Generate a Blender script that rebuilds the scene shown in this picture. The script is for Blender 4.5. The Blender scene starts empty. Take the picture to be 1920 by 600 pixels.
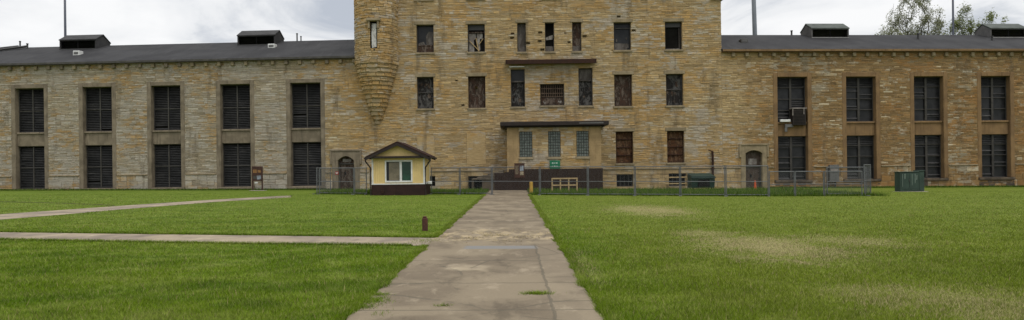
import bpy, math, random
import numpy as np
from mathutils import Matrix, Vector
R = math.radians
sc = bpy.context.scene
COL = sc.collection
RNG = random.Random(7)

# ------------------------------------------------------------------ survey of the place
F = 1300.0; ROLL = R(0.7); WA = R(3.5); TA = math.tan(WA); YB = 60.0; EYE = 1.65
def ray(px, py):
    u = (px - 963) / F; v = -(py - 318) / F
    return u * math.cos(ROLL) + v * math.sin(ROLL), -u * math.sin(ROLL) + v * math.cos(ROLL)
def on(px, py, Y=YB):
    u, v = ray(px, py); return u * Y, EYE + v * Y
def gz(x):
    return -0.05 - 0.0086 * max(-70, min(70, x))
def gnd(px, py):
    u, v = ray(px, py)
    t = (EYE + 0.05) / (-v - 0.0086 * u)
    return u * t, t
XL, XR = -12.476, 18.098
def wing(px, py):
    u, v = ray(px, py)
    if px < 800:
        t = (YB + TA * XL) / (1 + TA * u); return (u * t - XL) / math.cos(WA), EYE + v * t
    t = (YB - TA * XR) / (1 - TA * u); return (u * t - XR) / math.cos(WA), EYE + v * t

# ------------------------------------------------------------------ mesh helpers
class MB:
    def __init__(s): s.v = []; s.f = []; s.a = []
    def add(s, vs, fs, at=(0.5, 0.5, 1.0)):
        n = len(s.v); s.v += vs
        for f in fs:
            s.f.append([i + n for i in f]); s.a.append(at)
        return s
    def box(s, x0, x1, y0, y1, z0, z1, at=(0.5, 0.5, 1.0)):
        vs = [(x0,y0,z0),(x1,y0,z0),(x1,y1,z0),(x0,y1,z0),(x0,y0,z1),(x1,y0,z1),(x1,y1,z1),(x0,y1,z1)]
        return s.add(vs, [(0,3,2,1),(4,5,6,7),(0,1,5,4),(1,2,6,5),(2,3,7,6),(3,0,4,7)], at)
    def bbox(s, x0, x1, y0, y1, z0, z1, b=0.012, at=(0.5, 0.5, 1.0)):
        # box with chamfered edges
        b = min(b, (x1-x0)*.4, (y1-y0)*.4, (z1-z0)*.4)
        vs = []; idx = {}
        for i, (X, sx) in enumerate(((x0, 1), (x1, -1))):
            for j, (Y, sy) in enumerate(((y0, 1), (y1, -1))):
                for k, (Z, sz) in enumerate(((z0, 1), (z1, -1))):
                    for ax in range(3):
                        idx[i,j,k,ax] = len(vs)
                        vs.append((X + (0 if ax == 0 else sx*b), Y + (0 if ax == 1 else sy*b), Z + (0 if ax == 2 else sz*b)))
        fs = []
        def q(l, ref):
            a, bb, c = [Vector(vs[i]) for i in l[:3]]
            n = (bb - a).cross(c - a)
            cen = sum((Vector(vs[i]) for i in l), Vector()) / len(l)
            m = Vector(((x0+x1)/2, (y0+y1)/2, (z0+z1)/2))
            fs.append(l if n.dot(cen - m) > 0 else l[::-1])
        for i in (0, 1):
            q([idx[i,0,0,0], idx[i,1,0,0], idx[i,1,1,0], idx[i,0,1,0]], 0)
            q([idx[0,i,0,1], idx[1,i,0,1], idx[1,i,1,1], idx[0,i,1,1]], 0)
            q([idx[0,0,i,2], idx[1,0,i,2], idx[1,1,i,2], idx[0,1,i,2]], 0)
        for i in (0, 1):
            for j in (0, 1):
                q([idx[i,j,0,0], idx[i,j,1,0], idx[i,j,1,1], idx[i,j,0,1]], 0)
                q([idx[i,0,j,0], idx[i,1,j,0], idx[i,1,j,2], idx[i,0,j,2]], 0)
                q([idx[0,i,j,1], idx[1,i,j,1], idx[1,i,j,2], idx[0,i,j,2]], 0)
                for k in (0, 1):
                    q([idx[i,j,k,0], idx[i,j,k,1], idx[i,j,k,2]], 0)
        return s.add(vs, fs, at)
    def tube(s, pts, r, n=8, at=(0.5, 0.5, 1.0), cap=True):
        rs = r if isinstance(r, (list, tuple)) else [r] * len(pts)
        vs = []; P = [Vector(p) for p in pts]
        for i, p in enumerate(P):
            d = (P[min(i+1, len(P)-1)] - P[max(i-1, 0)]).normalized()
            a = d.orthogonal().normalized() if abs(d.z) > .999 else d.cross(Vector((0,0,1))).normalized()
            b = d.cross(a)
            for k in range(n):
                t = 2*math.pi*k/n
                vs.append(tuple(p + (a*math.cos(t) + b*math.sin(t)) * rs[i]))
        fs = []
        for i in range(len(P)-1):
            for k in range(n):
                k2 = (k+1) % n
                fs.append((i*n+k, i*n+k2, (i+1)*n+k2, (i+1)*n+k))
        if cap: fs += [tuple(range(n))[::-1], tuple(range((len(P)-1)*n, len(P)*n))]
        return s.add(vs, fs, at)
    def prism(s, poly, y0, y1, at=(0.5, 0.5, 1.0)):
        # poly: (x,z) counter-clockwise seen from -Y
        n = len(poly)
        vs = [(x, y0, z) for x, z in poly] + [(x, y1, z) for x, z in poly]
        fs = [tuple(range(n)), tuple(range(n, 2*n))[::-1]]
        fs += [(i, i+n, (i+1) % n + n, (i+1) % n) for i in range(n)]
        return s.add(vs, fs, at)
    def xprism(s, poly, x0, x1, at=(0.5, 0.5, 1.0)):
        # poly: (y,z); extruded along x
        n = len(poly)
        vs = [(x0, y, z) for y, z in poly] + [(x1, y, z) for y, z in poly]
        fs = [tuple(range(n))[::-1], tuple(range(n, 2*n))]
        fs += [(i, (i+1) % n, (i+1) % n + n, i+n) for i in range(n)]
        return s.add(vs, fs, at)
    def build(s, name, mat, parent=None, smooth=False, attr=False, loc=None):
        me = bpy.data.meshes.new(name)
        me.from_pydata(s.v, [], s.f); me.update()
        if attr:
            at = me.attributes.new('rnd', 'FLOAT_COLOR', 'FACE')
            a = np.ones((len(s.a), 4), dtype=np.float32); a[:, :3] = np.array(s.a, dtype=np.float32)
            at.data.foreach_set('color', a.ravel())
        if smooth: me.shade_smooth()
        me.materials.append(mat)
        o = bpy.data.objects.new(name, me); COL.objects.link(o)
        if parent: o.parent = parent
        if loc: o.location = loc
        return o
def thing(name, label, cat, loc=(0, 0, 0), rz=0, group=None):
    o = bpy.data.objects.new(name, None); COL.objects.link(o)
    o.empty_display_size = .3
    o.location = loc; o.rotation_euler = (0, 0, rz)
    return tag(o, label, cat, group)
def tag(o, label=None, cat=None, group=None, kind=None):
    if label: o['label'] = label
    if cat: o['category'] = cat
    if group: o['group'] = group
    if kind: o['kind'] = kind
    return o

# ------------------------------------------------------------------ materials
def new_mat(name):
    m = bpy.data.materials.new(name); m.use_nodes = True
    nt = m.node_tree; nt.nodes.clear()
    out = nt.nodes.new('ShaderNodeOutputMaterial')
    return m, nt, out
class N:
    """tiny node-building helper"""
    def __init__(s, nt): s.nt = nt
    def n(s, t, **k):
        x = s.nt.nodes.new(t)
        for a, b in k.items(): setattr(x, a, b)
        return x
    def lk(s, a, b): s.nt.links.new(a, b)
    def put(s, sock, v):
        if hasattr(v, 'is_output') or isinstance(v, bpy.types.NodeSocket): s.lk(v, sock)
        else:
            if isinstance(v, (tuple, list)) and len(v) == 3 and sock.type == 'RGBA': v = (*v, 1)
            sock.default_value = v
    def pos(s): return s.n('ShaderNodeNewGeometry').outputs['Position']
    def scale(s, vec, sx, sy, sz):
        x = s.n('ShaderNodeVectorMath', operation='MULTIPLY'); s.put(x.inputs[0], vec); x.inputs[1].default_value = (sx, sy, sz)
        return x.outputs[0]
    def noise(s, vec, sc_, det=4, rough=.55, dist=0):
        x = s.n('ShaderNodeTexNoise'); s.put(x.inputs['Vector'], vec)
        x.inputs['Scale'].default_value = sc_; x.inputs['Detail'].default_value = det
        x.inputs['Roughness'].default_value = rough; x.inputs['Distortion'].default_value = dist
        return x.outputs['Fac']
    def ss(s, v, a, b, lo=0., hi=1.):
        x = s.n('ShaderNodeMapRange', interpolation_type='SMOOTHSTEP'); s.put(x.inputs[0], v)
        x.inputs[1].default_value = a; x.inputs[2].default_value = b
        x.inputs[3].default_value = lo; x.inputs[4].default_value = hi
        return x.outputs[0]
    def m(s, op, a, b=0., c=None):
        x = s.n('ShaderNodeMath', operation=op); s.put(x.inputs[0], a); s.put(x.inputs[1], b)
        if c is not None: s.put(x.inputs[2], c)
        return x.outputs[0]
    def mix(s, fac, a, b, mode='MIX'):
        x = s.n('ShaderNodeMix', data_type='RGBA', blend_type=mode)
        s.put(x.inputs[0], fac); s.put(x.inputs[6], a); s.put(x.inputs[7], b)
        return x.outputs[2]
    def ramp(s, fac, stops, interp='LINEAR'):
        x = s.n('ShaderNodeValToRGB'); cr = x.color_ramp; cr.interpolation = interp
        while len(cr.elements) < len(stops): cr.elements.new(.5)
        for e, (p, c) in zip(cr.elements, stops):
            e.position = p; e.color = (*c, 1)
        s.put(x.inputs[0], fac); return x.outputs[0]
    def bump(s, h, strength, dist):
        x = s.n('ShaderNodeBump'); x.inputs['Strength'].default_value = strength; x.inputs['Distance'].default_value = dist
        s.put(x.inputs['Height'], h); return x.outputs[0]
    def bsdf(s, out, col, rough=.8, spec=.3, normal=None, metal=0):
        b = s.n('ShaderNodeBsdfPrincipled'); s.put(b.inputs['Base Color'], col); s.put(b.inputs['Roughness'], rough)
        b.inputs['Specular IOR Level'].default_value = spec; b.inputs['Metallic'].default_value = metal
        if normal is not None: s.put(b.inputs['Normal'], normal)
        s.lk(b.outputs[0], out.inputs[0]); return b

def simple(name, col, rough=.8, var=.25, vs=3., bump=.2, bs=20., spec=.3, second=None, streak=0, metal=0):
    m, nt, out = new_mat(name); h = N(nt); p = h.pos()
    n1 = h.noise(p, vs, 5, .6)
    c2 = second or tuple(c * (1 - var) for c in col)
    c = h.mix(h.ss(n1, .35, .65), col, c2)
    n2 = h.noise(p, bs, 4, .6)
    c = h.mix(.5, c, h.mix(n2, (.75, .75, .75), (1.2, 1.2, 1.2)), 'MULTIPLY')
    if streak:
        st = h.noise(h.scale(p, 4, 4, .35), 1.6, 4, .6)
        c = h.mix(h.ss(st, .52, .72, 0, streak), c, tuple(x * .35 for x in col))
    h.bsdf(out, c, rough, spec, h.bump(n2, bump, .02), metal)
    return m

BUFF = [(0, (.300, .214, .110)), (.25, (.350, .252, .130)), (.6, (.385, .278, .142)), (.9, (.415, .300, .152)), (.97, (.44, .355, .22)), (1, (.49, .43, .31))]
GREYB = [(0, (.265, .222, .160)), (.25, (.315, .266, .192)), (.6, (.345, .294, .215)), (.9, (.36, .308, .225)), (.97, (.39, .34, .26)), (1, (.46, .42, .35))]
WARM = [(0, (.165, .103, .047)), (.25, (.213, .135, .060)), (.6, (.243, .154, .067)), (.9, (.268, .170, .073)), (.96, (.38, .285, .16)), (1, (.50, .43, .31))]
def stone_mat(name):
    """one quarry for the whole front: greyer to the left, browner to the right"""
    m, nt, out = new_mat(name); h = N(nt); p = h.pos()
    at = h.n('ShaderNodeAttribute', attribute_name='rnd')
    sp = h.n('ShaderNodeSeparateColor'); h.lk(at.outputs['Color'], sp.inputs[0])
    r, g, b = sp.outputs
    sx = h.n('ShaderNodeSeparateXYZ'); h.put(sx.inputs[0], p)
    wob = h.m('MULTIPLY', h.m('SUBTRACT', h.noise(p, .35, 5, .65), .5), 9.)
    xx = h.m('ADD', sx.outputs[0], wob)
    lf = h.ss(xx, -14.5, -19.5); rt = h.ss(xx, 18.5, 24.)
    def blend(a, bb, cc): return h.mix(rt, h.mix(lf, a, bb), cc)
    c = blend(h.ramp(r, BUFF), h.ramp(r, GREYB), h.ramp(r, WARM))
    gd = h.m('MULTIPLY', h.m('SUBTRACT', g, .5), .10); rd = h.m('MULTIPLY', h.m('SUBTRACT', r, .5), .10)
    n_big = h.noise(h.scale(p, 1, 1, 1.4), .13, 7, .62, .9)
    n_mid = h.noise(h.scale(p, 1, 1, 2.), .42, 7, .66, .8)
    och = h.m('ADD', h.m('ADD', h.m('MULTIPLY', n_big, .5), h.m('MULTIPLY', n_mid, .5)), rd)
    c = h.mix(h.ss(och, .49, .57, 0, .88), c, blend((.390, .243, .093), (.370, .236, .098), (.262, .138, .047)))
    off_ = h.n('ShaderNodeVectorMath', operation='ADD'); h.put(off_.inputs[0], p); off_.inputs[1].default_value = (31, 7, 53)
    q = off_.outputs[0]
    g1 = h.noise(h.scale(q, 1, 1, 1.3), .20, 7, .66, .7); g2 = h.noise(h.scale(q, 1, 1, 2.2), .75, 6, .7, .6)
    gry = h.m('ADD', h.m('ADD', h.m('MULTIPLY', g1, .55), h.m('MULTIPLY', g2, .45)), gd)
    gry = h.m('ADD', gry, h.m('MULTIPLY', h.m('SUBTRACT', lf, h.m('MULTIPLY', rt, 1.3)), .03))
    c = h.mix(h.ss(gry, .505, .58, 0, .85), c, blend((.350, .308, .252), (.35, .32, .275), (.27, .235, .175)))
    # weather-dark runs, soot, and pale leached stones
    st = h.noise(h.scale(p, 1.3, 1.3, .2), .8, 5, .65)
    c = h.mix(h.ss(st, .53, .70, 0, .62), c, (.125, .093, .058))
    pale = h.noise(h.scale(q, 1, 1, 1.7), .9, 6, .75)
    c = h.mix(h.ss(h.m('ADD', pale, gd), .56, .67, 0, .6), c, (.43, .39, .31))
    dk = h.noise(h.scale(q, 1.2, 1.2, 2.8), 1., 6, .75)
    c = h.mix(h.ss(dk, .60, .74, 0, .55), c, (.13, .092, .052))
    lay = h.noise(h.scale(p, 1.8, 1.8, 14), 1, 5, .7)
    c = h.mix(.8, c, h.mix(h.ss(lay, .33, .67), (.80, .79, .775), (1.17, 1.165, 1.15)), 'MULTIPLY')
    fine = h.noise(p, 9, 6, .7)
    c = h.mix(.6, c, h.mix(fine, (.7, .7, .7), (1.3, 1.3, 1.3)), 'MULTIPLY')
    blend_v = h.m('SUBTRACT', .85, h.m('MULTIPLY', lf, .06))
    gg = h.m('MULTIPLY_ADD', g, .24, blend_v)
    gv = h.n('ShaderNodeCombineColor'); [h.lk(gg, gv.inputs[i]) for i in range(3)]
    c = h.mix(1., c, gv.outputs[0], 'MULTIPLY')
    c = h.mix(b, (.31, .245, .155), c)
    bn = h.m('ADD', h.m('MULTIPLY', fine, .6), lay)
    h.bsdf(out, c, .92, .15, h.bump(bn, .7, .05))
    return m
M = {}
M['stone_main'] = M['stone_left'] = M['stone_right'] = stone_mat('coursed_rubble_stone')
M['dress_left'] = simple('dressed_stone_grey', (.215, .175, .125), .9, .35, 1.2, .35, 14, .15, streak=.6)
M['dress_right'] = simple('dressed_stone_brown', (.215, .134, .065), .9, .35, .9, .3, 14, .15, second=(.16, .10, .052), streak=.55)
M['dress_main'] = simple('dressed_stone_buff', (.27, .215, .135), .9, .3, 1.3, .3, 14, .15, streak=.35)
M['infill_pale'] = simple('pale_infill_stone', (.31, .25, .16), .9, .3, 1.6, .5, 5, .15, streak=.3)
M['infill_ochre'] = simple('ochre_render', (.30, .215, .11), .9, .3, 1.6, .5, 5, .15, second=(.24, .185, .115), streak=.5)
M['found'] = simple('dark_foundation_stone', (.115, .088, .062), .95, .5, 1.5, .8, 8, .1, second=(.055, .045, .036))
def roof_mat():
    m, nt, out = new_mat('charcoal_roofing'); h = N(nt); p = h.pos()
    a = h.noise(p, .3, 6, .65); st = h.noise(h.scale(p, 1.5, .25, .25), 1.2, 5, .65)
    c = h.mix(h.ss(a, .38, .62), (.015, .0145, .0155), (.027, .0265, .0275))
    c = h.mix(h.ss(st, .55, .70, 0, .5), c, (.045, .044, .045)); c = h.mix(h.ss(st, .44, .32, 0, .6), c, (.010, .010, .011))
    sx = h.n('ShaderNodeSeparateXYZ'); h.put(sx.inputs[0], p)
    f = h.m('FRACT', h.m('MULTIPLY', h.m('ADD', sx.outputs[0], h.m('MULTIPLY', h.noise(p, .8, 2), .3)), .29))
    c = h.mix(h.ss(h.m('ABSOLUTE', h.m('SUBTRACT', f, .5)), .03, .012, 0, .45), c, (.012, .012, .013))
    h.bsdf(out, c, .85, .2, h.bump(h.noise(p, 6, 4), .25, .02)); return m
M['roof'] = roof_mat()
M['dark_metal'] = simple('dark_metal', (.035, .034, .033), .55, .3, 2, .1, 20, .4)
def louvre_mat():
    m, nt, out = new_mat('black_louvre_painted_glints'); h = N(nt); p = h.pos()
    a = h.noise(h.scale(p, .55, .55, 7), 1, 3, .6); b_ = h.noise(p, .9, 5, .65)
    c = h.mix(h.ss(b_, .4, .65), (.011, .011, .011), (.026, .025, .024))
    c = h.mix(h.ss(a, .60, .72, 0, .55), c, (.085, .082, .076)); c = h.mix(h.ss(a, .42, .34), c, (.005, .005, .005))  # pale bands across the slats are reflected light put into the colour
    h.bsdf(out, c, .6, .3); return m
M['louvre'] = louvre_mat()
M['frame_dark'] = simple('dark_window_frame', (.045, .040, .035), .6, .4, 2, .15, 20, .35)
M['frame_grey'] = simple('greyish_window_bar', (.066, .060, .052), .6, .4, 2, .15, 20, .35)
M['pane'] = simple('grimy_dark_glass', (.010, .0105, .012), .30, .5, 1.1, .03, 6, .22, second=(.022, .022, .024))
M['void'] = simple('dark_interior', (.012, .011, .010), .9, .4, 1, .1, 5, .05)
M['vent_wall'] = simple('grey_vent_cladding', (.105, .10, .097), .8, .3, 1.5, .2, 8, .2, streak=.4)
M['vent_sill'] = simple('pale_vent_sill', (.26, .25, .24), .7, .3, 2, .1, 10, .3)
M['vent_dark'] = simple('dark_vent_cladding', (.040, .039, .039), .8, .3, 1.5, .2, 8, .2)
M['vent_roof'] = simple('mossy_vent_roofing', (.085, .095, .085), .85, .3, 1.5, .2, 8, .2)
M['black'] = simple('soot_black', (.008, .008, .008), .9, .3, 1, .1, 8, .05)
M['white'] = simple('weathered_white', (.62, .62, .60), .6, .2, 3, .1, 20, .3)
M['rust'] = simple('rusty_steel', (.040, .018, .011), .85, .5, 3, .5, 25, .2, second=(.028, .014, .010), streak=.4)
def board_mat(name, a, b, c3, sc_=2.2):
    m, nt, out = new_mat(name); h = N(nt); p = h.pos()
    v = h.noise(h.scale(p, 1.4, 1, .55), sc_, 6, .7, .8)
    c = h.ramp(v, [(.25, a), (.42, b), (.5, a), (.58, c3), (.66, a), (.8, b)])
    sp = h.noise(h.scale(p, 1, 1, .8), 4.2, 5, .75)
    c = h.mix(h.ss(sp, .54, .66, 0, .8), c, c3)
    c = h.mix(h.ss(sp, .46, .34, 0, .8), c, tuple(x*.6 for x in a))
    h.bsdf(out, c, .85, .2, h.bump(v, .5, .03)); return m
M['rust_board'] = board_mat('rust_stained_board', (.030, .017, .010), (.085, .036, .015), (.15, .085, .045))
M['brown_board'] = board_mat('brown_peeling_board', (.026, .017, .012), (.055, .030, .020), (.13, .10, .08))
M['dark_board'] = board_mat('dark_broken_glass', (.010, .009, .009), (.022, .018, .016), (.10, .095, .09), 1.7)
M['old_door'] = board_mat('old_brown_door_paint', (.045, .032, .025), (.070, .050, .038), (.09, .075, .06))
M['pale_board'] = board_mat('pale_flaking_board', (.42, .41, .39), (.50, .49, .47), (.26, .24, .21), 3.)
M['grille_rust'] = simple('dull_rusty_grille', (.15, .105, .075), .8, .4, 4, .3, 20, .2)
M['ac_rim'] = simple('dull_pale_rim', (.22, .19, .17), .6, .4, 4, .2, 20, .3)
M['grey_board'] = board_mat('grey_weathered_board', (.085, .075, .068), (.125, .11, .10), (.055, .045, .038), 1.4)
M['plaster'] = board_mat('pale_torn_plaster', (.19, .175, .16), (.27, .25, .23), (.12, .10, .09), 1.5)
M['porch_brick'] = simple('buff_porch_brick', (.335, .235, .12), .9, .22, 1.5, .25, 16, .15)
M['brown_wood'] = simple('dark_brown_boarding', (.022, .012, .008), .8, .35, 2.2, .25, 14, .15, second=(.029, .017, .012))
M['brown_fascia'] = simple('dark_brown_fascia', (.022, .014, .011), .6, .35, 2, .15, 14, .3)
M['concrete_step'] = simple('stained_step_stone', (.16, .13, .095), .95, .4, 1.8, .6, 10, .1, second=(.085, .07, .052))
M['galv'] = simple('galvanised_steel', (.105, .109, .113), .5, .25, 3, .05, 30, .5)
M['galv_wire'] = simple('galvanised_wire', (.11, .113, .117), .6, .2, 3, .05, 30, .4)
M['yellow'] = simple('cream_yellow_siding', (.64, .475, .205), .7, .10, 1.4, .1, 16, .25, streak=.15)
M['kiosk_white'] = simple('white_trim_paint', (.66, .65, .62), .55, .18, 3, .05, 20, .3, streak=.2)
M['kiosk_base'] = simple('dark_brown_brick_skirting', (.030, .013, .010), .75, .35, 2, .25, 20, .25)
M['shingle'] = simple('dark_brown_shingles', (.024, .014, .012), .95, .35, 5, .5, 18, .08, second=(.038, .022, .018))
M['green_board'] = simple('dark_green_board', (.012, .055, .032), .25, .5, 1.6, .05, 8, .5)
M['blind'] = simple('brownish_blind', (.20, .165, .11), .3, .3, 2.5, .1, 12, .5)
M['dump_green'] = simple('dark_green_steel', (.008, .034, .026), .5, .3, 2, .1, 14, .4)
M['box_green'] = simple('weathered_green_paint', (.040, .064, .050), .7, .3, 1.3, .1, 12, .25, second=(.028, .045, .036))
M['box_streak'] = simple('chalky_green_streaks', (.13, .165, .14), .8, .3, 3, .1, 12, .2)
M['sign_green'] = simple('green_sign_paint', (.005, .13, .060), .45, .15, 3, .02, 20, .4)
M['sign_white'] = simple('white_sign_lettering', (.55, .62, .58), .5, .1, 3, .02, 20, .3)
M['sign_brown'] = simple('brown_sign_paint', (.055, .024, .016), .6, .3, 4, .1, 20, .3)
M['sign_orange'] = simple('faded_orange_print', (.26, .13, .045), .6, .4, 9, .05, 20, .3)
M['sign_photo'] = simple('blue_grey_print', (.25, .28, .32), .6, .6, 6, .05, 20, .3, second=(.10, .10, .11))
M['sign_tan'] = simple('tan_print', (.30, .25, .17), .6, .4, 8, .05, 20, .3)
M['red'] = simple('red_sign_paint', (.24, .012, .014), .5, .2, 3, .02, 20, .4)
M['orange'] = simple('orange_plastic', (.55, .085, .018), .5, .2, 4, .02, 20, .4)
M['yellow_post'] = simple('worn_yellow_paint', (.50, .30, .045), .6, .35, 5, .1, 20, .3)
M['timber'] = simple('raw_timber', (.40, .29, .15), .8, .25, 5, .2, 25, .2)
M['old_timber'] = simple('reddish_old_timber', (.10, .042, .030), .85, .4, 8, .5, 30, .15, second=(.055, .028, .022))
M['pad'] = simple('pale_concrete', (.30, .27, .22), .9, .25, 2, .3, 15, .2)
M['pole'] = simple('blue_grey_pole_paint', (.16, .18, .20), .5, .2, 1, .05, 8, .4)
M['pole_dark'] = simple('dark_blue_pole_paint', (.060, .068, .090), .5, .2, 1, .05, 8, .4)
M['bark'] = simple('grey_brown_bark', (.10, .085, .065), .95, .4, 3, .6, 12, .1)
M['ac'] = simple('rusty_dark_casing', (.022, .015, .012), .7, .4, 5, .3, 20, .3)
M['meter'] = simple('grey_meter_casing', (.115, .112, .108), .6, .3, 4, .1, 20, .4)
def glassblock():
    m, nt, out = new_mat('greenish_glass_block'); h = N(nt); p = h.pos()
    n = h.noise(p, 4.2, 3, .6)
    c = h.mix(h.ss(n, .35, .65), (.070, .085, .075), (.125, .14, .125))
    h.bsdf(out, c, .18, .5, h.bump(h.noise(p, 18, 2), .4, .02)); return m
M['glassblock'] = glassblock()
M['grout'] = simple('dark_grout', (.050, .050, .046), .9, .2, 3, .1, 20, .1)

# --- lawn colour, shared by soil sheet and blades
PATCH = []
for px, py, rx, ry, w in ((1438, 462, 1.75, 3.0, .68), (1222, 394, 1.9, 4.2, .62), (1800, 562, 1.5, 1.1, .42), (1660, 548, 1.0, .75, .36),
                       (1590, 452, 1.6, 1.6, .42), (1905, 590, 1.2, .9, .42), (1330, 440, .9, 1.6, .45), (1100, 500, .25, 2.2, .2)):
    x, y = gnd(px, py); PATCH.append((x, y, rx, ry, w))
def lawn_color(h, p, attr=True):
    flat = h.scale(p, 1, 1, 0)
    a = h.noise(flat, .30, 4, .6, .4); b = h.noise(flat, 1.05, 6, .76, .6); f = h.noise(flat, 7, 4, .7)
    c = h.mix(h.ss(a, .35, .66), (.068, .116, .0055), (.098, .148, .0095))
    c = h.mix(h.ss(b, .51, .62, 0, .8), c, (.150, .188, .036))
    c = h.mix(h.ss(b, .48, .34, 0, .6), c, (.034, .070, .006))
    # mowing streaks, running obliquely
    rot = h.n('ShaderNodeVectorRotate', rotation_type='Z_AXIS'); h.put(rot.inputs['Vector'], flat); rot.inputs['Angle'].default_value = R(-38)
    st = h.noise(h.scale(rot.outputs[0], .12, 1.5, 1), 1., 4, .6)
    c = h.mix(h.ss(st, .52, .66, 0, .55), c, (.150, .200, .030))
    s2 = h.noise(h.scale(flat, .10, .85, 1), 1., 4, .6)
    c = h.mix(h.ss(s2, .53, .66, 0, .4), c, (.150, .186, .032)); c = h.mix(h.ss(s2, .46, .34, 0, .45), c, (.040, .080, .007))
    sx = h.n('ShaderNodeSeparateXYZ'); h.put(sx.inputs[0], p)
    # right-hand lawn is yellower, far lawn drier
    c = h.mix(h.ss(sx.outputs[0], .5, 3.5, 0, .42), c, (.122, .138, .018))
    c = h.mix(h.ss(sx.outputs[1], 12, 30, 0, .34), c, (.128, .165, .030))
    tot = None
    for x, y, rx, ry, w in PATCH:
        d = h.n('ShaderNodeVectorMath', operation='SUBTRACT'); h.put(d.inputs[0], flat); d.inputs[1].default_value = (x, y, 0)
        l = h.n('ShaderNodeVectorMath', operation='LENGTH'); h.put(l.inputs[0], h.scale(d.outputs[0], 1/rx, 1/ry, 0))
        k = h.ss(h.m('ADD', l.outputs['Value'], h.m('MULTIPLY', h.m('SUBTRACT', h.m('ADD', h.m('MULTIPLY', b, .8), h.m('MULTIPLY', f, .9)), .85), 3.6)), 1.25, .25, 0, w)
        tot = k if tot is None else h.m('MAXIMUM', tot, k)
    if not attr: c = h.mix(tot, c, (.30, .245, .13))
    if attr:
        at = h.n('ShaderNodeAttribute', attribute_name='rnd')
        sp = h.n('ShaderNodeSeparateColor'); h.lk(at.outputs['Color'], sp.inputs[0])
        k = h.m('MULTIPLY_ADD', sp.outputs[0], 1.05, .68)
        cv = h.n('ShaderNodeCombineColor'); [h.lk(k, cv.inputs[i]) for i in range(3)]
        c = h.mix(1., c, cv.outputs[0], 'MULTIPLY')
        c = h.mix(h.ss(sp.outputs[1], .93, .96, 0, .7), c, (.30, .27, .12))
        # single blades die back, more of them in the dry patches
        c = h.mix(h.ss(h.m('SUBTRACT', tot, sp.outputs[2]), -.12, .08, 0, .9), c, (.36, .30, .16))
    else:
        c = h.mix(.8, c, h.mix(h.ss(f, .3, .7), (.62, .62, .55), (1.12, 1.12, 1.1)), 'MULTIPLY')
    return c, f
def ground_mat():
    m, nt, out = new_mat('mown_lawn_soil'); h = N(nt); p = h.pos()
    c, f = lawn_color(h, p, False)
    h.bsdf(out, c, .95, .1, h.bump(h.noise(p, 12, 5, .7), .8, .05)); return m
def blade_mat(name, tall=False):
    m, nt, out = new_mat(name); h = N(nt); p = h.pos()
    if tall:
        at = h.n('ShaderNodeAttribute', attribute_name='rnd'); sp = h.n('ShaderNodeSeparateColor'); h.lk(at.outputs['Color'], sp.inputs[0])
        c = h.ramp(sp.outputs[0], [(0, (.034, .066, .008)), (.5, (.058, .108, .012)), (.9, (.095, .15, .024)), (1, (.18, .17, .06))])
    else: c, f = lawn_color(h, p, True)
    g = h.n('ShaderNodeNewGeometry')
    nm = h.n('ShaderNodeVectorMath', operation='MULTIPLY_ADD'); h.lk(g.outputs['Normal'], nm.inputs[0]); nm.inputs[1].default_value = (.5, .5, .5); nm.inputs[2].default_value = (0, 0, .75)
    nn = h.n('ShaderNodeVectorMath', operation='NORMALIZE'); h.lk(nm.outputs[0], nn.inputs[0])
    d = h.n('ShaderNodeBsdfDiffuse'); h.put(d.inputs[0], c); h.lk(nn.outputs[0], d.inputs['Normal'])
    t = h.n('ShaderNodeBsdfTranslucent'); h.put(t.inputs[0], c)
    mx = h.n('ShaderNodeMixShader'); mx.inputs[0].default_value = .25
    h.lk(d.outputs[0], mx.inputs[1]); h.lk(t.outputs[0], mx.inputs[2]); h.lk(mx.outputs[0], out.inputs[0])
    return m
M['ground'] = ground_mat(); M['blade'] = blade_mat('lawn_blades'); M['tall'] = blade_mat('weed_blades', True)
M['straw'] = simple('dry_straw', (.34, .27, .13), .9, .4, 6, .1, 20, .1)
M['soil'] = simple('dark_edge_soil', (.055, .043, .026), .95, .4, 4, .5, 15, .05, second=(.035, .042, .016))
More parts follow.
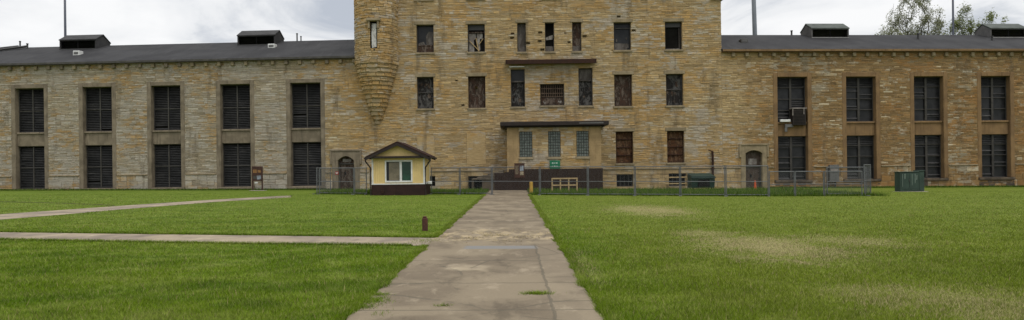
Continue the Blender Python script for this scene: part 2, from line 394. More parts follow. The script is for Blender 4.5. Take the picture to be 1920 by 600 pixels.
def concrete_mat(name, base, dark, pale, main):
    m, nt, out = new_mat(name); h = N(nt); p = h.pos(); flat = h.scale(p, 1, 1, 0)
    a = h.noise(flat, .55, 5, .62, .5); b = h.noise(h.scale(p, 1, .45, 0), 1.5, 6, .7, .3); f = h.noise(flat, 30, 4, .7)
    c = h.mix(h.ss(a, .40, .60), base, dark)
    c = h.mix(h.ss(b, .54, .68, 0, .75), c, pale)
    c = h.mix(h.ss(b, .46, .32, 0, .6), c, tuple(x*.6 for x in dark))
    c = h.mix(.7, c, h.mix(f, (.72, .72, .72), (1.25, 1.25, 1.25)), 'MULTIPLY')
    hgt = f
    sx = h.n('ShaderNodeSeparateXYZ'); h.put(sx.inputs[0], p); X, Y = sx.outputs[0], sx.outputs[1]
    wob = h.m('MULTIPLY', h.m('SUBTRACT', h.noise(flat, 1.8, 4, .6), .5), .13)
    if main:
        lines = []
        def line(coord, at_, w, mask=None):
            d = h.m('ABSOLUTE', h.m('SUBTRACT', h.m('ADD', coord, wob), at_))
            k = h.ss(d, w, w*.35)
            return k if mask is None else h.m('MULTIPLY', k, mask)
        seam = line(X, .46, .030, h.ss(Y, 16.2, 15.0))
        lines.append(seam)
        for y in (8.35, 10.35, 12.9, 22.6, 27.0, 33.0, 40.0): lines.append(line(Y, y, .035 if y < 20 else .07))
        for y in (8.9, 10.9): lines.append(line(Y, y, .03, h.ss(X, .45, .47)))
        vo = h.n('ShaderNodeTexVoronoi', feature='DISTANCE_TO_EDGE'); h.put(vo.inputs['Vector'], h.mix(.12, flat, h.n('ShaderNodeTexNoise').outputs['Color'])); vo.inputs['Scale'].default_value = .42
        lines.append(h.m('MULTIPLY', h.ss(vo.outputs['Distance'], .010, .002), h.ss(a, .47, .56, 0, .8)))
        tot = lines[0]
        for l in lines[1:]: tot = h.m('MAXIMUM', tot, l)
        # the narrow right-hand strip was cast separately
        c = h.mix(h.m('MULTIPLY', h.ss(X, .455, .465), h.ss(Y, 16.2, 15., 0, .22)), c, pale)
        # straw and grit left lying across the walk
        k = h.m('MULTIPLY', h.ss(h.m('ABSOLUTE', h.m('SUBTRACT', h.m('ADD', Y, h.m('MULTIPLY', wob, 20)), 18.0)), 2.3, .8), h.ss(h.noise(h.scale(p, 1, .6, 0), 2.6, 5, .75), .45, .62, 0, .7))
        c = h.mix(k, c, (.36, .285, .17))
        # grey patched strip
        k = h.m('MULTIPLY', h.ss(h.m('ABSOLUTE', h.m('SUBTRACT', h.m('ADD', Y, wob), 15.1)), .34, .24), h.ss(h.m('ABSOLUTE', h.m('SUBTRACT', h.m('ADD', X, wob), -.30)), .85, .72))
        c = h.mix(k, c, (.155, .15, .14))
        k = h.m('MULTIPLY', h.ss(h.m('ABSOLUTE', h.m('SUBTRACT', h.m('ADD', Y, h.m('MULTIPLY', wob, 14)), 12.0)), .6, .1), h.ss(h.m('ABSOLUTE', h.m('SUBTRACT', h.m('ADD', X, h.m('MULTIPLY', wob, 6)), -.75)), .5, .1, 0, .32))
        c = h.mix(k, c, (.42, .35, .24))
        c = h.mix(h.m('MULTIPLY', tot, .62), c, (.075, .066, .048))
        sp_ = h.noise(h.scale(p, 1, .5, 0), 5.5, 5, .8)
        c = h.mix(h.ss(sp_, .60, .72, 0, .6), c, (.085, .072, .055)); c = h.mix(h.ss(sp_, .38, .28, 0, .5), c, pale)
        hgt = h.m('SUBTRACT', h.m('MULTIPLY', f, .3), tot)
    h.bsdf(out, c, .93, .15, h.bump(hgt, .5, .015)); return m
M['path'] = concrete_mat('worn_concrete_walk', (.182, .147, .100), (.126, .100, .069), (.25, .205, .143), True)
M['path_side'] = concrete_mat('pale_concrete_walk', (.25, .205, .145), (.17, .14, .108), (.34, .285, .20), False)

# ------------------------------------------------------------------ camera, light, sky
cam = bpy.data.objects.new('camera', bpy.data.cameras.new('camera')); COL.objects.link(cam)
cam.data.sensor_width = 36; cam.data.lens = 36 * F / 1920
cam.data.shift_x = -3 / 1920; cam.data.shift_y = 18 / 1920
cam.data.clip_end = 3000; cam.data.clip_start = .05
cam.matrix_world = Matrix.Translation((0, 0, EYE)) @ Matrix.Rotation(R(90), 4, 'X') @ Matrix.Rotation(-ROLL, 4, 'Z')
sc.camera = cam
SKYSEED = 2.0
SUN_EL, SUN_AZ = R(66), R(150)       # azimuth clockwise from +Y: behind the camera, slightly right
sun = bpy.data.objects.new('sun', bpy.data.lights.new('sun', 'SUN')); COL.objects.link(sun)
sun.data.energy = 1.5; sun.data.angle = R(14); sun.data.color = (1, .95, .87)
d = Vector((math.sin(SUN_AZ)*math.cos(SUN_EL), math.cos(SUN_AZ)*math.cos(SUN_EL), math.sin(SUN_EL)))
sun.rotation_euler = d.to_track_quat('Z', 'Y').to_euler(); sun.location = (0, -20, 60)
w = bpy.data.worlds.new('World'); sc.world = w; w.use_nodes = True
nt = w.node_tree; nt.nodes.clear(); h = N(nt)
wo = h.n('ShaderNodeOutputWorld')
sky = h.n('ShaderNodeTexSky', sky_type='NISHITA', sun_disc=False); sky.sun_elevation = SUN_EL; sky.sun_rotation = SUN_AZ
bg1 = h.n('ShaderNodeBackground'); h.lk(sky.outputs[0], bg1.inputs[0]); bg1.inputs[1].default_value = .10
tc = h.n('ShaderNodeTexCoord'); G = tc.outputs['Generated']
sz = h.n('ShaderNodeSeparateXYZ'); h.put(sz.inputs[0], G)
den = h.m('ADD', h.m('MAXIMUM', sz.outputs[2], 0.), .10)
cx = h.n('ShaderNodeCombineXYZ'); cx.inputs[2].default_value = SKYSEED; h.put(cx.inputs[0], h.m('DIVIDE', sz.outputs[0], den)); h.put(cx.inputs[1], h.m('DIVIDE', sz.outputs[1], den))
n1 = h.noise(cx.outputs[0], .75, 8, .56, .7); n2 = h.noise(cx.outputs[0], 1.7, 7, .6, .5)
nn = h.m('ADD', h.m('MULTIPLY', n1, .68), h.m('MULTIPLY', n2, .32))
cc = h.ramp(nn, [(.40, (1.0, 1.0, 1.0)), (.49, (.88, .89, .905)), (.535, (.70, .725, .765)), (.60, (.52, .56, .63))])
bg2 = h.n('ShaderNodeBackground'); h.lk(cc, bg2.inputs[0])
h.lk(h.ss(sz.outputs[2], .22, .95, 1.12, 2.6), bg2.inputs[1])   # an overcast dome is brightest overhead
ms = h.n('ShaderNodeMixShader'); ms.inputs[0].default_value = .93
h.lk(bg1.outputs[0], ms.inputs[1]); h.lk(bg2.outputs[0], ms.inputs[2]); h.lk(ms.outputs[0], wo.inputs[0])
vs_ = sc.view_settings
sc.display_settings.display_device = 'sRGB'; vs_.view_transform = 'Standard'; vs_.look = 'None'; vs_.gamma = 1; vs_.exposure = -0.14; vs_.use_curve_mapping = False
sc.render.engine = 'CYCLES'; sc.cycles.max_bounces = 5; sc.cycles.use_denoising = True
try: sc.cycles.denoiser = 'OPENIMAGEDENOISE'
except Exception: pass

# ------------------------------------------------------------------ ground and paths
def ground():
    mb = MB(); xs = [-700, -70, -30, 0, 30, 70, 700]; ys = [-120, 0, 60, 130, 900]
    vs = [(x, y, gz(x)) for y in ys for x in xs]; n = len(xs)
    fs = [(j*n+i, j*n+i+1, (j+1)*n+i+1, (j+1)*n+i) for j in range(len(ys)-1) for i in range(n-1)]
    mb.add(vs, fs); return tag(mb.build('ground', M['ground']), kind='structure')
ground()
def strip(name, mat, centre, dz, jit, seed, n):
    """sheet between two edge polylines (lists of (x,y)); ragged edges"""
    r = random.Random(seed); A, B = centre; vs = []; fs = []
    def at(L, t):
        k = t * (len(L)-1); i = min(int(k), len(L)-2); q = k - i
        return Vector(L[i]) * (1-q) + Vector(L[i+1]) * q
    m = 4; wa = wb = 0
    for i in range(n+1):
        a, b = at(A, i/n), at(B, i/n); dd = (b-a).normalized()
        wa = wa*.82 + r.uniform(-jit, jit)*.42; wb = wb*.82 + r.uniform(-jit, jit)*.42
        a = a + dd*wa; b = b + dd*wb
        for k in range(m+1):
            q = a.lerp(b, k/m); vs.append((q.x, q.y, gz(q.x) + dz))
    for i in range(n):
        for k in range(m): fs.append((i*(m+1)+k, i*(m+1)+k+1, (i+1)*(m+1)+k+1, (i+1)*(m+1)+k))
    mb = MB(); mb.add(vs, [f for f in fs])
    o = mb.build(name, mat)
    me = o.data
    if me.polygons[0].normal.z < 0: me.flip_normals()
    return tag(o, kind='structure')
PX0, PX1 = -1.95, 1.02
strip('soil_edge', M['soil'], ([(PX0-.09, 2), (PX0-.09, 57)], [(PX1+.13, 2), (PX1+.13, 57)]), .004, .06, 1, 260)
strip('concrete_path', M['path'], ([(PX0, 2), (PX0, 57)], [(PX1, 2), (PX1, 57)]), .010, .060, 2, 420)
cpA = [gnd(-260, 433.5), gnd(0, 436), gnd(400, 441), gnd(835, 446.5)]; cpB = [gnd(-300, 444), gnd(0, 449.5), gnd(400, 456.5), gnd(800, 461)]
cpB[-1] = (-1.93, cpB[-1][1]); cpA[-1] = (-1.93, cpA[-1][1])
def off(L, d): return [(x, y + d) for x, y in L]
strip('soil_edge', M['soil'], (off(cpA, .16), off(cpB, -.05)), .003, .05, 3, 160)  # wider far margin: soil and grass-edge shadow painted as one dark line
strip('cross_path', M['path_side'], (cpA, cpB), .007, .04, 4, 160)
dgA = [gnd(-200, 419), gnd(0, 402), gnd(130, 393), gnd(250, 384.5), gnd(400, 374.6), gnd(545, 366.6)]
dgB = [gnd(-200, 433), gnd(0, 412), gnd(130, 401.5), gnd(250, 391), gnd(400, 379), gnd(545, 370.2)]
strip('soil_edge', M['soil'], (off(dgA, .5), off(dgB, -.05)), .003, .08, 5, 120)
strip('diagonal_path', M['path_side'], (dgA, dgB), .007, .05, 6, 120)
strip('soil_edge', M['soil'], ([gnd(-60, 376), gnd(110, 380.2), gnd(215, 384.2)], [gnd(-60, 377.2), gnd(110, 381.4), gnd(215, 385.6)]), .003, .05, 7, 60)

# ------------------------------------------------------------------ stone walling
def cut(rect, holes):
    out = [rect]
    for (a, b, c, d) in holes:
        nx = []
        for (u0, u1, z0, z1) in out:
            if u1 <= a or u0 >= b or z1 <= c or z0 >= d: nx.append((u0, u1, z0, z1)); continue
            if z0 < c: nx.append((u0, u1, z0, c))
            if z1 > d: nx.append((u0, u1, d, z1))
            za, zb = max(z0, c), min(z1, d)
            if u0 < a: nx.append((u0, a, za, zb))
            if u1 > b: nx.append((b, u1, za, zb))
        out = nx
    return out
def stones(mb, mapf, u0, u1, z0, z1, holes, rng, hr=(.11, .235), lr=(.28, .95), pr=(.008, .034), base=0., bev=.014):
    def one(a, b, c, d):
        for (p0, p1, q0, q1) in cut((a, b, c, d), holes):
            if p1-p0 < .04 or q1-q0 < .03: continue
            g = .006; p0 += g; p1 -= g; q0 += g; q1 -= g
            e = min(bev, (p1-p0)*.25, (q1-q0)*.25); d_ = base + rng.uniform(*pr); t = rng.uniform(-.006, .006)
            vs = [mapf(p0, q0, base-.01), mapf(p1, q0, base-.01), mapf(p1, q1, base-.01), mapf(p0, q1, base-.01),
                  mapf(p0+e, q0+e, d_-t), mapf(p1-e, q0+e, d_-t), mapf(p1-e, q1-e*.7, d_+t), mapf(p0+e, q1-e*.7, d_+t)]
            mb.add(vs, [(4,5,6,7), (0,1,5,4), (1,2,6,5), (2,3,7,6), (3,0,4,7)], (rng.random(), rng.random(), 1.))
    z = z0
    while z < z1 - 1e-4:
        hh = rng.uniform(*hr)
        if rng.random() < .3: hh = max(hr[0]*.8, hh*.65)
        if z1 - (z+hh) < hr[0]: hh = z1 - z
        u = u0
        while u < u1 - 1e-4:
            l = rng.uniform(*lr) * (1.25 if rng.random() < .2 else 1)
            if u1 - (u+l) < lr[0]*.6: l = u1 - u
            if hh > .18 and rng.random() < .4:
                zm = z + hh*rng.uniform(.35, .65); um = u + l*rng.uniform(.35, .65)
                one(u, u+l, z, zm)
                if l > .8: one(u, um, zm, z+hh); one(um, u+l, zm, z+hh)
                else: one(u, u+l, zm, z+hh)
            else: one(u, u+l, z, z+hh)
            u += l
        z += hh
def backing(mb, u0, u1, z0, z1, holes, depth, reveal=.45):
    us = sorted({u0, u1, *[x for h_ in holes for x in h_[:2] if u0 < x < u1]}); zs = sorted({z0, z1, *[x for h_ in holes for x in h_[2:] if z0 < x < z1]})
    at = (.4, .5, 0.)
    for i in range(len(us)-1):
        for j in range(len(zs)-1):
            cu, cz = (us[i]+us[i+1])/2, (zs[j]+zs[j+1])/2
            if any(a < cu < b and c < cz < d for a, b, c, d in holes): continue
            mb.add([(us[i],0,zs[j]),(us[i+1],0,zs[j]),(us[i+1],0,zs[j+1]),(us[i],0,zs[j+1])], [(0,1,2,3)], at)
    at = (.5, .45, .8)
    for a, b, c, d in holes:
        f = -.02
        mb.add([(a,f,c),(a,reveal,c),(a,reveal,d),(a,f,d)], [(0,1,2,3)], at)
        mb.add([(b,f,c),(b,reveal,c),(b,reveal,d),(b,f,d)], [(3,2,1,0)], at)
        mb.add([(a,f,d),(b,f,d),(b,reveal,d),(a,reveal,d)], [(3,2,1,0)], at)
        mb.add([(a,f,c),(b,f,c),(b,reveal,c),(a,reveal,c)], [(0,1,2,3)], at)
flat = lambda u, z, d: (u, -d, z)

# ------------------------------------------------------------------ windows
def lintel_sill(parent, a, b, c, d, mat, lint=True):
    mb = MB().bbox(a-.10, b+.10, -.11, .16, c-.16, c+.004); mb.build('sill', mat, parent)
    if lint: MB().bbox(a-.16, b+.16, -.062, .05, d+.003, d+.30).build('lintel', mat, parent)
def wing_window(parent, a, b, c, d, y, rng, style):
    """big cell-house window: two leaves of louvres or panes in a dark frame"""
    w = MB().box(a, b, y+.10, y+.16, c, d).build('window', M['pane'] if style == 'pane' else M['void'], parent)
    f = MB(); mid = (a+b)/2; t = .06
    f.bbox(a, a+t, y-.02, y+.09, c, d); f.bbox(b-t, b, y-.02, y+.09, c, d)
    f.bbox(a+t, b-t, y-.02, y+.09, c, c+t); f.bbox(a+t, b-t, y-.02, y+.09, d-t, d)
    f.build('frame', M['frame_dark'], w)
    g = MB(); mw = .045 if style == 'louvre' else .10
    g.bbox(mid-mw, mid+mw, y-.035, y+.085, c+t, d-t)
    H = d-c
    fr = (.49,) if style == 'louvre' else (.27, .52, .78)
    for k in fr:
        zz = c + H*k + rng.uniform(-.03, .03)
        g.bbox(a+t, mid-mw-.002, y-.025, y+.08, zz-.035, zz+.035); g.bbox(mid+mw+.002, b-t, y-.025, y+.08, zz-.035, zz+.035)
    g.build('glazing_bar', M['frame_grey'] if style == 'louvre' else M['frame_dark'], w)
    for s in (0, 1):
        x0, x1 = (a+t, mid-mw) if s == 0 else (mid+mw, b-t)
        l = MB(); z = c+t+.05; gap0 = rng.uniform(.1, .8)
        lo, hi = (0, 1) if style == 'louvre' else (.78, 1.)
        while z < d-t-.08:
            k = (z-c)/H
            if lo <= k <= hi and rng.random() > .012 or (style == 'pane' and rng.random() < .12):
                ti = rng.uniform(-.012, .012) if rng.random() < .2 else 0
                l.add([(x0+.004, y+.0, z+ti), (x1-.004, y+.0, z-ti), (x1-.004, y+.085, z+.10-ti), (x0+.004, y+.085, z+.10+ti),
                       (x0+.004, y+.0, z-.015+ti), (x1-.004, y+.0, z-.015-ti), (x1-.004, y+.085, z+.085-ti), (x0+.004, y+.085, z+.085+ti)],
                      [(0,1,2,3), (7,6,5,4), (4,5,1,0), (5,6,2,1), (6,7,3,2), (7,4,0,3)])
            z += .15
        if l.f: l.box(x0+.006, x0+.02, y+.03, y+.07, c+t, d-t); l.box(x1-.02, x1-.006, y+.03, y+.07, c+t, d-t)
        if l.f: l.build('louvre', M['louvre'], w)
    return w
def bay(parent, xc, dress, rng, style, base_z, found):
    """tall dressed surround with an upper and a lower window"""
    ow, iw, y = 1.72, 1.34, .42
    zt, z1, z2, z3, z4 = 9.80, 9.42, 5.50, 4.27, .46
    s = MB()
    for sg in (-1, 1):
        x0, x1 = sorted((xc+sg*iw, xc+sg*ow))
        s.bbox(x0, x1, -.045, .62, z4-.02, zt, .03)
    s.bbox(xc-iw+.002, xc+iw-.002, -.043, .62, z1, zt-.003, .03)
    su = s.build('window_surround', dress, parent)
    MB().bbox(xc-iw+.004, xc+iw-.004, y-.20, .60, z3, z2-.16, .02).build('spandrel', dress, su)
    MB().bbox(xc-iw+.004, xc+iw-.004, y-.30, .60, z2-.157, z2, .02).build('sill', dress, su)
    MB().bbox(xc-ow+.05, xc+ow-.05, -.16, .60, z4-.24, z4-.022, .03).build('sill', M['found'] if found else dress, su)
    u = wing_window(parent, xc-iw+.006, xc+iw-.006, z2+.003, z1-.003, y, rng, style)
    l = wing_window(parent, xc-iw+.006, xc+iw-.006, z4-.018, z3-.003, y, rng, style)
    return su, u, l
def vent(parent, s, zf, mats, side):
    """gabled ridge ventilator"""
    wl, y0, y1 = 1.85, 5.45, 7.6; zt = 14.74; zp = 15.36
    w_ = MB(); ym = (y0+y1)/2
    for a, b in ((s-wl, s-wl+.12), (s+wl-.12, s+wl)):
        w_.xprism([(y0, zf-.5), (y1, zf-.5), (y1, zt), (ym, zp-.08), (y0, zt)], a, b)
    w_.box(s-wl+.12, s+wl-.12, y0+.5, y1, zf-.5, zt); w_.box(s-wl+.12, s+wl-.12, y0, y0+.5, zf-.5, zf+.10)
    w_.box(s-wl+.12, s+wl-.12, y0, y0+.5, zt-.08, zt)
    v = w_.build('roof_ventilator', mats[0], parent)
    r = MB(); o = .035
    r.xprism([(y0-.07, zt-.02), (ym, zp), (ym, zp+.09), (y0-.07, zt+.07)], s-wl-o, s+wl+o)
    r.xprism([(ym, zp), (y1+.07, zt-.02), (y1+.07, zt+.07), (ym, zp+.09)], s-wl-o, s+wl+o)
    r.build('vent_roof', mats[1], v)
    l = MB(); z = zf+.12
    while z < zt-.12:
        l.add([(s-wl+.13, y0+.06, z), (s+wl-.13, y0+.06, z), (s+wl-.13, y0+.3, z+.1), (s-wl+.13, y0+.3, z+.1)], [(0,1,2,3)]); z += .13
    l.box(s-.05, s+.05, y0+.02, y0+.06, zf+.11, zt-.09)
    l.build('louvre', M['black'], v)
    MB().box(s-wl+.01, s+wl-.01, y0-.08, y0-.002, zf-.04, zf+.12).build('vent_sill', mats[2], v)

def arch_door(parent, x0, x1, zb, zs, zt, ow, dress, board, rng, pale):
    """arched stone doorway; returns hole"""
    xc = (x0+x1)/2; rise = zt-zs
    arc = [(x0 + (x1-x0)*k/12, zs + rise*(1-((k-6)/6)**2)) for k in range(13)]
    top = zt+.42
    mb = MB()
    mb.bbox(x0-ow, x0, -.08, .40, zb-.6, zs, .02); mb.bbox(x1, x1+ow, -.08, .40, zb-.6, zs, .02)
    # spandrel stone over the arch
    poly = [(x0-ow, zs+.002)] + arc[0:1] + arc[1:] + [(x1+ow, zs+.002), (x1+ow, top), (x0-ow, top)]
    # split into quads column by column
    for (xa, za), (xb, zb_) in zip(arc[:-1], arc[1:]):
        mb.prism([(xa, za), (xb, zb_), (xb, top), (xa, top)], -.078, .40)
    mb.box(x0-ow, x0, -.078, .40, zs+.002, top); mb.box(x1, x1+ow, -.078, .40, zs+.002, top)
    # hood mould with dropped ends
    mb.bbox(x0-ow-.16, x1+ow+.16, -.14, .02, top, top+.16, .02)
    mb.bbox(x0-ow-.16, x0-ow-.002, -.14, .02, zs-.35, top-.002, .02); mb.bbox(x1+ow+.002, x1+ow+.16, -.14, .02, zs-.35, top-.002, .02)
    do = mb.build('door_surround', dress, parent)
    dr = MB().box(x0, x1, .30, .36, zb-.4, zt)
    dm = dr.build('door', board, parent)
    f = MB(); zz = zb + 2.02
    f.bbox(x0, x1, .22, .298, zz, zz+.12); f.bbox(x0, x0+.09, .22, .298, zb-.4, zz-.002); f.bbox(x1-.09, x1, .22, .298, zb-.4, zz-.002)
    f.build('frame', M['frame_grey'], dm)
    p = MB().bbox(xc-.38, xc+.38, .262, .298, zz+.22, min(zt-.25, zz+.75)); p.build('transom_board', pale, dm)
    MB().bbox(xc-.25, xc-.08, .27, .298, zb+1.15, zb+1.4).build('door_window', M['void'], dm)
    MB().bbox(x1-.22, x1-.15, .24, .298, zb+.95, zb+1.1).build('handle', M['dark_metal'], dm)
    return do

def gable_roof(parent, x0, x1, eave, ridge, D, mat):
    mb = MB(); y0, ym, y1 = -.34, D/2, D+.34; t = .16
    n = 1
    mb.xprism([(y0, eave), (ym, ridge), (ym, ridge+t), (y0, eave+t)], x0, x1)
    mb.xprism([(ym, ridge), (y1, eave), (y1, eave+t), (ym, ridge+t)], x0, x1)
    return mb.build('roof', mat, parent)

def cell_house(name, label, origin, rz, u0, u1, bays, eave, stone, dress, style, door, base, side, found):
    r = random.Random(11 + side)
    t = thing(name, label, 'prison building', origin, rz)
    holes = [(x-1.70, x+1.70, .22 if found else -1.2, 9.78) for x in bays]
    x0, x1, zb, zs, zt, ow = door
    holes.append((x0-ow+.02, x1+ow-.02, -1.2, zt+.40))
    mb = MB(); backing(mb, u0, u1, -1.2, eave, holes, 14, .62)
    D = 14.0; ridge = 14.28; at = (.5, .5, .9)
    xe = u0 if side == 0 else u1
    for xx in (u0, u1):
        mb.add([(xx,0,-1.2),(xx,D,-1.2),(xx,D,eave),(xx,D/2,ridge-.05),(xx,0,eave)], [(0,1,2,3,4)], at)
    mb.add([(u0,D,-1.2),(u1,D,-1.2),(u1,D,eave),(u0,D,eave)], [(3,2,1,0)], at)
    stones(mb, flat, u0, u1, 1.62, eave-.02, holes, r)
    stones(mb, flat, u0, u1, -.9, 1.52, holes, r, (.34, .6), (.5, 1.1), (.0, .02), .05, .012)
    mb.build('wall', stone, t, attr=True)
    # plinth ledge between the bays
    pm = MB()
    for (a, b, c, d) in cut((u0, u1, 1.52, 1.63), [(q[0]-.02, q[1]+.02, -2, 3) for q in holes]):
        MB().bbox(a+.03, b-.03, -.12, .02, c, d, .03).build('plinth_ledge', M['dress_main'], t)
    for x in bays:
        su, u, l = bay(t, x, dress, r, style, base, found)
    arch_door(t, x0, x1, zb, zs, zt, ow, dress if side == 0 else M['dress_main'], M['brown_board'] if side == 0 else M['old_door'], r, M['plaster'])
    gable_roof(t, u0 - (.5 if side == 0 else 0), u1 + (.5 if side else 0), eave-.02, ridge, D, M['roof'])
    MB().bbox(u0, u1, -.20, .10, eave-.13, eave-.03, .02).build('cornice', dress, t)
    MB().box(u0, u1, -.42, -.345, eave-.04, eave+.13).build('gutter', M['frame_grey'] if side == 0 else M['dress_right'], t)
    n = 0; k = u0 + .6 if side == 0 else u0 + 1.0
    while k < u1 - .3:
        MB().bbox(k-.15, k+.15, -.26 + r.uniform(0, .05), .05, eave-.50 + r.uniform(0, .05), eave-.132, .035).build('corbel', M['dress_main'] if (side or r.random() > .45) else M['dress_left'], t)
        k += 1.2
    if found:
        for x in bays:
            fm = MB(); stones(fm, flat, x-1.66, x+1.66, -.9, .20, [], r, (.2, .4), (.4, 1.), (.0, .06), .03, .03)
            fm.box(x-1.66, x+1.66, -.03, .3, -.9, .2); fm.build('foundation', M['found'], t, attr=True)
    return t
LB = [-5.58 - 6.28*k for k in range(6)]
RB = [6.27 + 6.17*k for k in range(6)]
dl0, _ = wing(634, 320); dl1, _ = wing(664, 320)
left = cell_house('cell_house', 'long grey stone cell block with black louvred windows, left of the tall block', (XL, YB, 0), -WA, -42.6, -.0, LB, 11.5,
           M['stone_left'], M['dress_left'], 'louvre', (dl0, dl1, .25, 2.62, 3.0, .52), .25, 0, False)
dr0, _ = wing(1398, 320); dr1, _ = wing(1429, 320)
right = cell_house('cell_house', 'long ochre stone cell block with brown window surrounds, right of the tall block', (XR, YB, 0), WA, .0, 42.0, RB, 11.65,
           M['stone_right'], M['dress_right'], 'pane', (dr0, dr1, -.42, 2.82, 3.08, .42), -.42, 1, True)
for s in (-30.05, -12.3): vent(left, s, 13.78, (M['vent_dark'], M['vent_dark'], M['dark_metal']), 0)
for s in (12.65, 30.5): vent(right, s, 13.80, (M['vent_wall'], M['vent_roof'], M['vent_sill']), 1)
def roof_z(y, eave): return eave + .12 + (14.28-eave)/7.34*(y+.34)
def roof_bits(parent, eave, hatches, pipes, side):
    for s, y, wd, hh, m in hatches:
        z = roof_z(y, eave)
        b = MB().bbox(s-wd/2, s+wd/2, y-.3, y+.3, z-.3, z+hh, .03).build('roof_hatch', M[m], parent)
        MB().bbox(s-wd/2+.1, s+wd/2-.1, y-.315, y-.302, z, z+hh*.62, .004).build('hatch_opening', M['meter'], b)
    for s, y, r_, hh in pipes:
        z = roof_z(y, eave)
        MB().tube([(s, y, z-.2), (s, y, z+hh)], r_, 8).tube([(s, y, z+hh-.06), (s, y, z+hh+.03)], r_*1.35, 8).build('vent_pipe', M['dark_metal'], parent)
roof_bits(left, 11.5, [(-28.2, 2.9, .62, .34, 'white'), (-10.2, 4.2, .66, .3, 'white')], [(-8.9, 7, .07, .75), (-8.55, 7.1, .06, .45), (-37.0, 6.8, .07, .7), (-36.0, 6.5, .08, .5)], 0)
bars = MB()
for (a, b) in (((-38.6, 5.0), (-36.0, 6.6)), ((-39.6, 5.6), (-37.0, 6.6))):
    bars.tube([(a[0], a[1], roof_z(a[1], 11.5)+.15), (b[0], b[1], roof_z(b[1], 11.5)+.25)], .11, 6)
bars.build('roof_duct', M['dark_metal'], left)
roof_bits(right, 11.65, [(3.25, 3.2, .66, .26, 'vent_wall')], [(9.6, 7, .09, .45), (20.8, 4.6, .10, .55), (27.6, 3.9, .09, .4)], 1)

# ------------------------------------------------------------------ tall central block
rm = random.Random(5)
blk = thing('main_block', 'tall buff stone central block with corner turret and rusty boarded windows', 'prison building', (0, YB, 0))
def X(px, py=150): return on(px, py)[0]
ROWA, ROWB, ROWC = (11.87, 14.28), (7.02, 9.76), (2.08, 4.83)
win = []   # (x0,x1,z0,z1,kind)
for a, b, k in ((781, 813, 'sash'), (877, 909, 'wreck'), (970, 986, 'slitboard'), (1022, 1039, 'slitdark'), (1073, 1090, 'slitbrown'), (1151, 1183, 'glass'), (1247, 1279, 'open')):
    z0, z1 = ROWA
    if k.startswith('slit'): z0 -= .05; z1 += .06
    win.append((X(a, 70), X(b, 70), z0, z1, k))
for a, b, k in ((782, 813, 'brokenpane'), (878, 910, 'peel'), (1152, 1185, 'peel'), (1249, 1281, 'brokenpane')):
    win.append((X(a, 170), X(b, 170), *ROWB, k))
win.append((X(958, 160), X(984, 160), 7.08, 10.33, 'tall')); win.append((X(1085, 160), X(1111, 160), 7.10, 10.36, 'tall'))
win.append((X(1013, 180), X(1058, 180), 7.15, 9.02, 'grille'))
for a, b in ((1155, 1187), (1251, 1283)): win.append((X(a, 275), X(b, 275), *ROWC, 'rust'))
win.append((X(1156, 335), X(1187, 335), .05, 1.12, 'base')); win.append((X(1254, 335), X(1287, 335), .05, 1.14, 'base'))
win.append((X(800, 340), X(816, 340), .30, 1.17, 'base')); win.append((X(878, 335), X(921, 335), -.2, 1.12, 'base'))
ZA3, ZB3 = 16.48, 18.9
for a, b in ((778, 812), (876, 908), (1013, 1048), (1150, 1182), (1243, 1275)): win.append((X(a, 0), X(b, 0), ZA3, ZB3, 'glass'))
infill = [(X(782, 270), X(815, 270), 2.75, 4.62), (X(875, 280), X(911, 280), 2.1, 4.9)]
TOP = 22.5
mh = [q[:4] for q in win] + infill
holesz = []
for px, py in ((961, 63), (960, 71), (990, 81), (1013, 61), (1012, 77), (1017, 93), (1060, 62), (1067, 79), (1096, 68), (1160, 31), (1188, 57), (856, 151), (868, 197), (893, 163)):
    x, z = on(px, py); s_ = rm.uniform(.07, .14); holesz.append((x-s_*1.3, x+s_*1.3, z-s_*.7, z+s_*.7))
PXa, PXb = on(951, 280, 57)[0], on(1127, 280, 57)[0]
porch_hole = (PXa+.05, PXb-.05, -1.2, 5.0)
mb = MB(); allh = mh + holesz
backing(mb, XL, XR, -1.2, TOP, allh, 16, .5)
at = (.5, .5, .9)
for (x, y, x2, y2) in ((XL, 0, XL, 16), (XR, 0, XR, 16), (XL, 16, XR, 16)):
    mb.add([(x,y,-1.2),(x2,y2,-1.2),(x2,y2,TOP),(x,y,TOP)], [(0,1,2,3)], at)
mb.add([(XL,0,TOP),(XR,0,TOP),(XR,16,TOP),(XL,16,TOP)], [(0,1,2,3)], at)
stones(mb, flat, XL, XR, 1.63, TOP, allh + [porch_hole], rm)
stones(mb, flat, XL, XR, -.9, 1.53, allh + [porch_hole], rm, (.3, .5), (.5, 1.3), (.0, .025), .05, .014)
# exposed side faces above the wing roofs
stones(mb, lambda u, z, d: (XL-d, u, z), 0, 16, 11., TOP, [], rm, (.2, .4), (.5, 1.6))
stones(mb, lambda u, z, d: (XR+d, u, z), 0, 16, 11., TOP, [], rm, (.2, .4), (.5, 1.6))
for (a, b, c, d) in holesz: mb.add([(a,.3,c),(b,.3,c),(b,.3,d),(a,.3,d)], [(0,1,2,3)], (.1, .1, 0.))
mb.build('wall', M['stone_main'], blk, attr=True)
pm = MB()
for (a, b, c, d) in cut((XL+1.6, XR-.1, 1.53, 1.64), [(porch_hole[0]-1.5, porch_hole[1], -2, 3)]): MB().bbox(a, b, -.13, .02, c, d, .03).build('plinth_ledge', M['dress_main'], blk)
MB().bbox(XR-.9, XR+.30, -.24, 1.2, 16.15, 16.55, .05).build('corner_corbel', M['dress_main'], blk)
for (a, b, c, d), m in zip(infill, ('infill_pale', 'infill_ochre')):
    MB().bbox(a+.004, b-.004, -.028, .2, c+.004, d-.004, .01).build('infill_panel', M['stone_main'], blk, attr=True)

